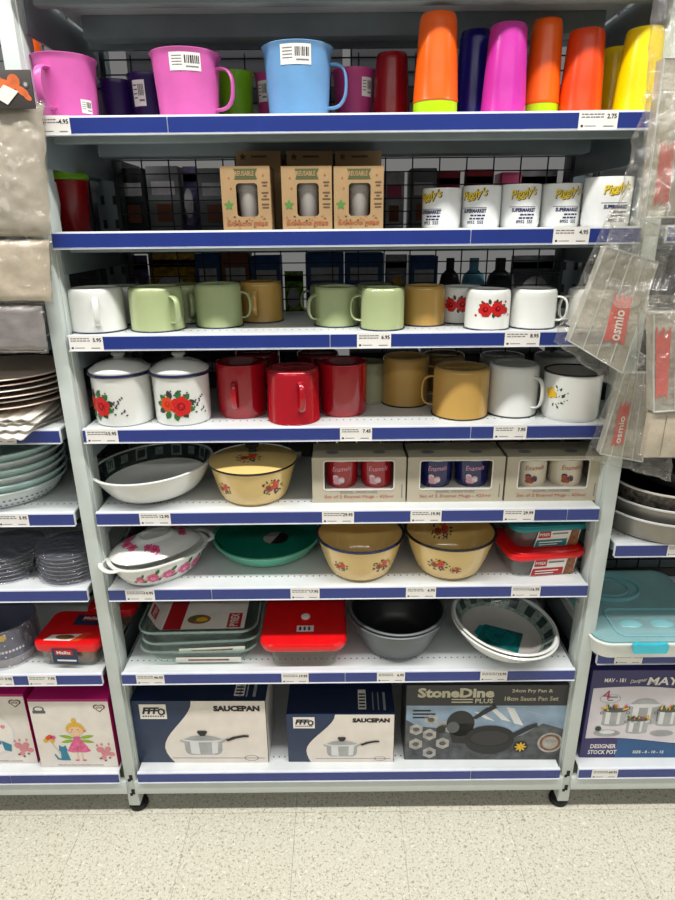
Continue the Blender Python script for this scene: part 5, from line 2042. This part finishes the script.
def clear_bag(label, corners, y0, thick, inner, txt, seed, red=None, crk=.006, hook=False):
    t = hung('clear_bag', label, 'bag', 'clear bags hanging by the right post')
    pillow(corners, y0, thick, 'film', seed, crk, 60, 80, freq=20).build('bag_film', t)
    if hook:                              # hooked straight back to the post behind it
        tp = aty((corners[0][0] + corners[1][0]) / 2, (corners[0][1] + corners[1][1]) / 2 + 3, y0)
        b = MB()
        b.tube([(tp.x, y0, tp.z), (tp.x * .5 + PITCH / 4, y0 * .5, tp.z + .004), (PITCH / 2, -.001, tp.z + .006)], .0012, 'steel_white', 6)
        b.build('hanging_wire', t)
    if inner:
        q = [aty(px, py, y0) for px, py in inner]
        b = MB()
        th = thick * .32
        rows = [[Vector((p.x, y0 + s_ * th, p.z)) for p in q] for s_ in (-1, 1)]
        b.loft(rows, 'pack_clear')
        # folded seams of the packed sheets
        for k in range(1, 4):
            a_ = q[0].lerp(q[1], k / 4)
            c_ = q[3].lerp(q[2], k / 4)
            b.tube([(a_.x, y0 - th - .0008, a_.z), (c_.x, y0 - th - .0008, c_.z)], .0009, 'plate_clear', 6)
        for a_, c_ in zip(q, q[1:] + q[:1]):
            b.tube([(a_.x, y0 - th, a_.z), (c_.x, y0 - th, c_.z)], .0014, 'plate_clear', 6)
        b.build('folded_sheets', t)
        if red:
            b = MB()
            r_ = [aty(px, py, y0) for px, py in red]
            bl_, br_, tr_, tl_ = r_[3], r_[2], r_[1], r_[0]
            def fn(u, v, d):
                p = (bl_ * (1 - u) + br_ * u) * (1 - v) + (tl_ * (1 - u) + tr_ * u) * v
                return (p.x, y0 - th - .0015 - d, p.z)
            for k in range(7):
                b.rect(fn, .02 + .14 * k, .15 + .14 * k, .0 + .03 * (k % 3), 1 - .05 * ((k * 2) % 3), 'print_pink_red', .0003)
            if txt:
                vs, fs, ar = glyphs(txt, True)
                b.add([fn(.75 - .5 * y_, .06 + .62 * x_, .001) for x_, y_ in vs], fs, 'plate_white')
            b.build('printed_panel', t)
    return t


define('pack_clear', '#dbd7cd', .35, var=.10, scale=20, bump=.8, bscale=30, film=.42, tint='#f0ece4', bd=.02)
bag_one = clear_bag('upper clear bag at the right edge with a red printed panel', [(654, -14), (760, -14), (748, 236), (640, 236)], -.125, .035, [(660, 60), (740, 60), (728, 216), (641, 218)], None, 31, [(656, 142), (671, 142), (664, 206), (649, 206)], .008)
clear_bag('tilted clear bag in front of the white mugs, red lettering panel', [(612, 208), (676, 232), (624, 396), (553, 342)], -.080, .030, [(604, 246), (655, 262), (620, 372), (567, 340)], 'osmio', 32, [(612, 292), (630, 294), (621, 344), (600, 340)], .006, True)
clear_bag('lower clear bag hanging over the right post, faint red lettering', [(626, 356), (668, 352), (672, 482), (585, 458)], -.035, .030, [(622, 372), (648, 372), (640, 460), (598, 452)], 'osmio', 33, [(618, 400), (628, 400), (620, 444), (608, 444)], .006, True)
pillow([(650, 88), (704, 96), (690, 326), (590, 296)], -.165, .022, 'film', 35, .011, 60, 80, freq=20).build('loose_film', bag_one)
t = clear_bag('boxy clear bag with pale sheets and red stripes, right edge', [(640, 296), (752, 292), (744, 462), (634, 456)], -.125, .040, [(650, 312), (738, 310), (732, 404), (650, 410)], None, 34, [(651, 326), (667, 326), (663, 396), (651, 396)], .005)
b = MB()
q0, q1 = aty(649, 414, -.125), aty(735, 455, -.125)
for k in range(6):
    xa = q0.x + (q1.x - q0.x) * k / 6
    b.box(xa, xa + (q1.x - q0.x) / 6 - .0012, -.134, -.116, q1.z, q0.z, 'pack_beige', .0012)
b.build('pale_sheets', t)
b = MB()
qc = aty(694, 340, -.125)
b.tube([(qc.x, -.110, ZR[1] - .012), (qc.x, -.06, ZR[1] - .012), (qc.x, -.0105, ZR[1] - .012)], .0025, 'steel_white', 8)
b.build('display_peg', t)
b = MB()
a0 = aty(662, 4, -.05)
b.box(PITCH / 2 - .003, PITCH / 2 + .003, -.120, -.001, a0.z - .006, a0.z, 'steel_white', .001)
o = b.build('bag_hook', bag_one)

# ------------------------------------------------------------------ goods on the far side of the wire backs
for fx in (-PITCH, 0, PITCH):           # the shelves on the other side hang on the same rear posts
    for z in (1.62, 1.325, 1.13, .93, .72, .50, .14):
        b = MB()
        b.box(fx - .519, fx + .519, .345, .68, z - .03, z - .002, 'shelf_under', .002)
        b.build('shelf', bay)


def far(px0, px1, py0, py1, col, name, label, cat='box', y=.40, z=None, D=.1, shape='box', group=None):
    zr = z
    a0, a1 = aty(px0, (py0 + py1) / 2, y), aty(px1, (py0 + py1) / 2, y)
    top = zfor((a0.x + a1.x) / 2, y, py0)
    W, H = a1.x - a0.x, top - zr
    xm = (a0.x + a1.x) / 2
    b = MB()
    if shape == 'box':
        b.box(-W / 2, W / 2, 0, D, 0, H, col, .002)
        fn = front()
        b.rect(fn, -W * .36, W * .36, H * .62, H * .80, 'far_white' if col != 'far_white' else 'far_pink')
        b.rect(fn, -W * .25, W * .25, H * .25, H * .50, 'far_cyan' if col in ('far_blue', 'far_purple') else 'far_brown')
    elif shape == 'bottle':
        r = W / 2
        b.lathe([(0, 0), (r * .95, 0), (r, .004), (r, H * .62), (r * .85, H * .74), (r * .4, H * .82), (r * .4, H), (0, H)], col, 28)
    else:
        n = 10
        rows = []
        for k in range(n + 1):
            t_ = k / n
            th = D * .5 * (sin(PI * min(1, t_ * 1.15 + .08)) ** .6 if t_ < .95 else .04)
            rows.append([Vector((W / 2 * cx_, D / 2 + th * cy_, H * t_)) for cx_, cy_ in ((-1, -.1), (-.9, -.7), (-.4, -1), (.4, -1), (.9, -.7), (1, -.1), (1, .1), (.9, .7), (.4, 1), (-.4, 1), (-.9, .7), (-1, .1))])
        b.loft(rows, col)
        b.disc(lambda u, v, d: (u, D / 2 - D * .5 - d, v), 0, H * .5, W * .3, H * .2, 'far_white' if col != 'far_white' else 'far_yellow', .001)
    o = b.build(name, loc=(xm, y, zr))
    tag(o, label, cat, group)


Q2, Q3, Q4 = 1.325 - .002, 1.13 - .002, .93 - .002
F2 = [
    (120, 146, 168, 'far_black', 'dark carton behind the wire, left end above the second rail', 'box'),
    (148, 180, 166, 'far_darkgrey', 'flat grey carton behind the wire, left of the kraft cartons', 'box'),
    (181, 196, 165, 'far_purple', 'purple and white packet behind the wire, left of the kraft cartons', 'pouch'),
    (198, 232, 168, 'far_darkgrey', 'grey carton behind the wire, just left of the leftmost kraft carton', 'box'),
    (384, 404, 172, 'far_white', 'white and pink packet behind the wire, right of the kraft cartons', 'box'),
    (410, 436, 168, 'far_darkgrey', 'grey carton behind the wire, behind the first printed mug', 'box'),
    (437, 462, 170, 'far_red', 'dark red packet behind the wire above the second printed mug', 'pouch'),
    (466, 496, 168, 'far_red', 'dark red packet behind the wire above the third printed mug', 'pouch'),
    (500, 520, 172, 'far_pink', 'pink packet behind the wire above the third printed mug', 'box'),
    (524, 560, 168, 'far_silver', 'silver grey packet behind the wire above the fourth printed mug', 'pouch'),
    (236, 380, 150, 'far_black', 'long dark carton in shade behind the kraft cartons', 'box'),
]
for (a, c, y0, col, lb_, sh) in F2:
    far(a, c, y0, 230, col, 'far_packet' if sh != 'box' else 'far_carton', lb_, 'packet' if sh != 'box' else 'box', z=Q2, shape=sh, D=.07)
F3 = [
    (122, 146, 256, 'far_purple', 'purple and white packet behind the wire above the left-end white mug', 'pouch'),
    (147, 196, 253, 'far_yellow', 'yellow patterned bag behind the wire above the leftmost lime mug', 'pouch'),
    (197, 221, 254, 'far_blue', 'blue bottle behind the wire above the lime mugs', 'box'),
    (223, 250, 253, 'far_brown', 'brown carton behind the wire, left of the mustard mug', 'box'),
    (252, 281, 256, 'far_blue', 'dark blue carton behind the wire above the mustard mug', 'box'),
    (284, 303, 272, 'far_green', 'bright green snack bag behind the wire, right of the mustard mug', 'pouch'),
    (306, 344, 253, 'far_blue', 'dark blue carton behind the wire above the left of the middle lime mugs', 'box'),
    (345, 383, 253, 'far_blue', 'dark blue carton behind the wire above the front lime mug', 'box'),
    (386, 408, 255, 'far_white', 'white and black packet behind the wire, right of the front lime mug', 'pouch'),
    (410, 437, 256, 'far_blue', 'dark blue carton behind the wire above the front-row mustard mug', 'box'),
    (439, 459, 258, 'far_black', 'black bottle behind the wire above the rear rose mug', 'bottle'),
    (461, 484, 258, 'far_cyan', 'pale blue bottle behind the wire above the front rose mug', 'bottle'),
    (486, 511, 258, 'far_black', 'black bottle behind the wire left of the silver bag', 'bottle'),
    (513, 556, 256, 'far_silver', 'silver grey bag behind the wire above the plain white mug', 'pouch'),
]
for (a, c, y0, col, lb_, sh) in F3:
    nm = {'box': 'far_carton', 'pouch': 'far_packet', 'bottle': 'far_bottle'}[sh]
    far(a, c, y0, 320, col, nm, lb_, {'box': 'box', 'pouch': 'packet', 'bottle': 'bottle'}[sh], z=Q3, shape=sh, D=.07)
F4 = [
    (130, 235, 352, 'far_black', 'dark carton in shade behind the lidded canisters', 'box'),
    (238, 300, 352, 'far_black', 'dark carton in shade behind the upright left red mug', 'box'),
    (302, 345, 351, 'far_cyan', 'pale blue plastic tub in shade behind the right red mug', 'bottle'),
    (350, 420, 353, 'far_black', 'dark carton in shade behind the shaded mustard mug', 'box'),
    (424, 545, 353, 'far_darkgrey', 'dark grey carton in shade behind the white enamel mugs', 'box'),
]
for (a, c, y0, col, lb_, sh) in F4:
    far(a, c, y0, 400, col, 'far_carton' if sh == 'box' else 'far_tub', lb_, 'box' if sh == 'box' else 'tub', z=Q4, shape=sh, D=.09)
F5 = [
    (128, 158, 443, 'far_white', 'white printed packet behind the wire above the wash bowl', 'box'),
    (160, 208, 446, 'far_black', 'dark carton behind the wire above the wash bowl', 'box'),
    (211, 316, 444, 'far_black', 'dark carton behind the wire beside the covered pot', 'box'),
    (318, 336, 441, 'far_pink', 'pink packet glimpsed above the gift box of red mugs', 'box'),
    (338, 356, 441, 'far_yellow', 'orange-yellow packet glimpsed above the gift box of red mugs', 'box'),
    (359, 380, 441, 'far_silver', 'silver packet glimpsed above the gap between gift boxes', 'box'),
    (383, 440, 441, 'far_purple', 'purple packet glimpsed above the gift box of navy mugs', 'box'),
    (443, 470, 441, 'far_white', 'white packet glimpsed above the gift box of navy mugs', 'box'),
    (473, 540, 441, 'far_red', 'dark red packet glimpsed above the gift box of cream mugs', 'box'),
]
for (a, c, y0, col, lb_, sh) in F5:
    far(a, c, y0, 470, col, 'far_carton', lb_, 'box', z=.72 - .002, shape=sh, D=.09)
for k, (xa, xb, z, H, lb_) in enumerate([  # plain dark cartons added to block light from behind and darken the gaps
    (-.46, -.02, .50, .19, 'added dark carton blocking light behind the sixth shelf, left half'), (.02, .46, .50, .19, 'added dark carton blocking light behind the sixth shelf, right half'),
    (-.46, -.02, .14, .30, 'added dark carton blocking light behind the saucepan boxes'), (.02, .46, .14, .30, 'added dark carton blocking light behind the frying pan box'),
    (-.46, .0, 1.62, .25, 'added long dark carton blocking light behind the top shelf mugs'), (.02, .46, 1.62, .25, 'added long dark carton blocking light behind the top shelf tumblers'),
    (-1.45, -.50, 1.325, .17, 'added dark carton blocking light far behind the dark red bowl'), (-1.45, -.54, 1.13, .18, 'added dark carton blocking light far behind the left-end white mug'), (.57, 1.45, 1.325, .17, 'added dark carton blocking light far behind the largest printed mug'), (.57, 1.45, 1.13, .18, 'added dark carton blocking light far behind the tilted clear bag'),
    (-1.45, -.56, .93, .17, 'added dark carton blocking light behind the beige platters'), (-1.45, -.56, .72, .19, 'added dark carton blocking light behind the colander stack'), (-1.45, -.56, .50, .2, 'added dark carton blocking light behind the wrapped plates'), (-1.45, -.56, .14, .33, 'added dark carton blocking light behind the left-bay red tubs'),
    (.58, 1.45, .93, .17, 'added dark carton blocking light behind the boxy clear bag'), (.58, 1.45, .72, .19, 'added dark carton blocking light behind the roasting pans'), (.58, 1.45, .50, .2, 'added dark carton blocking light behind the storage box'), (.58, 1.45, .14, .33, 'added dark carton blocking light behind the stock pot box'),
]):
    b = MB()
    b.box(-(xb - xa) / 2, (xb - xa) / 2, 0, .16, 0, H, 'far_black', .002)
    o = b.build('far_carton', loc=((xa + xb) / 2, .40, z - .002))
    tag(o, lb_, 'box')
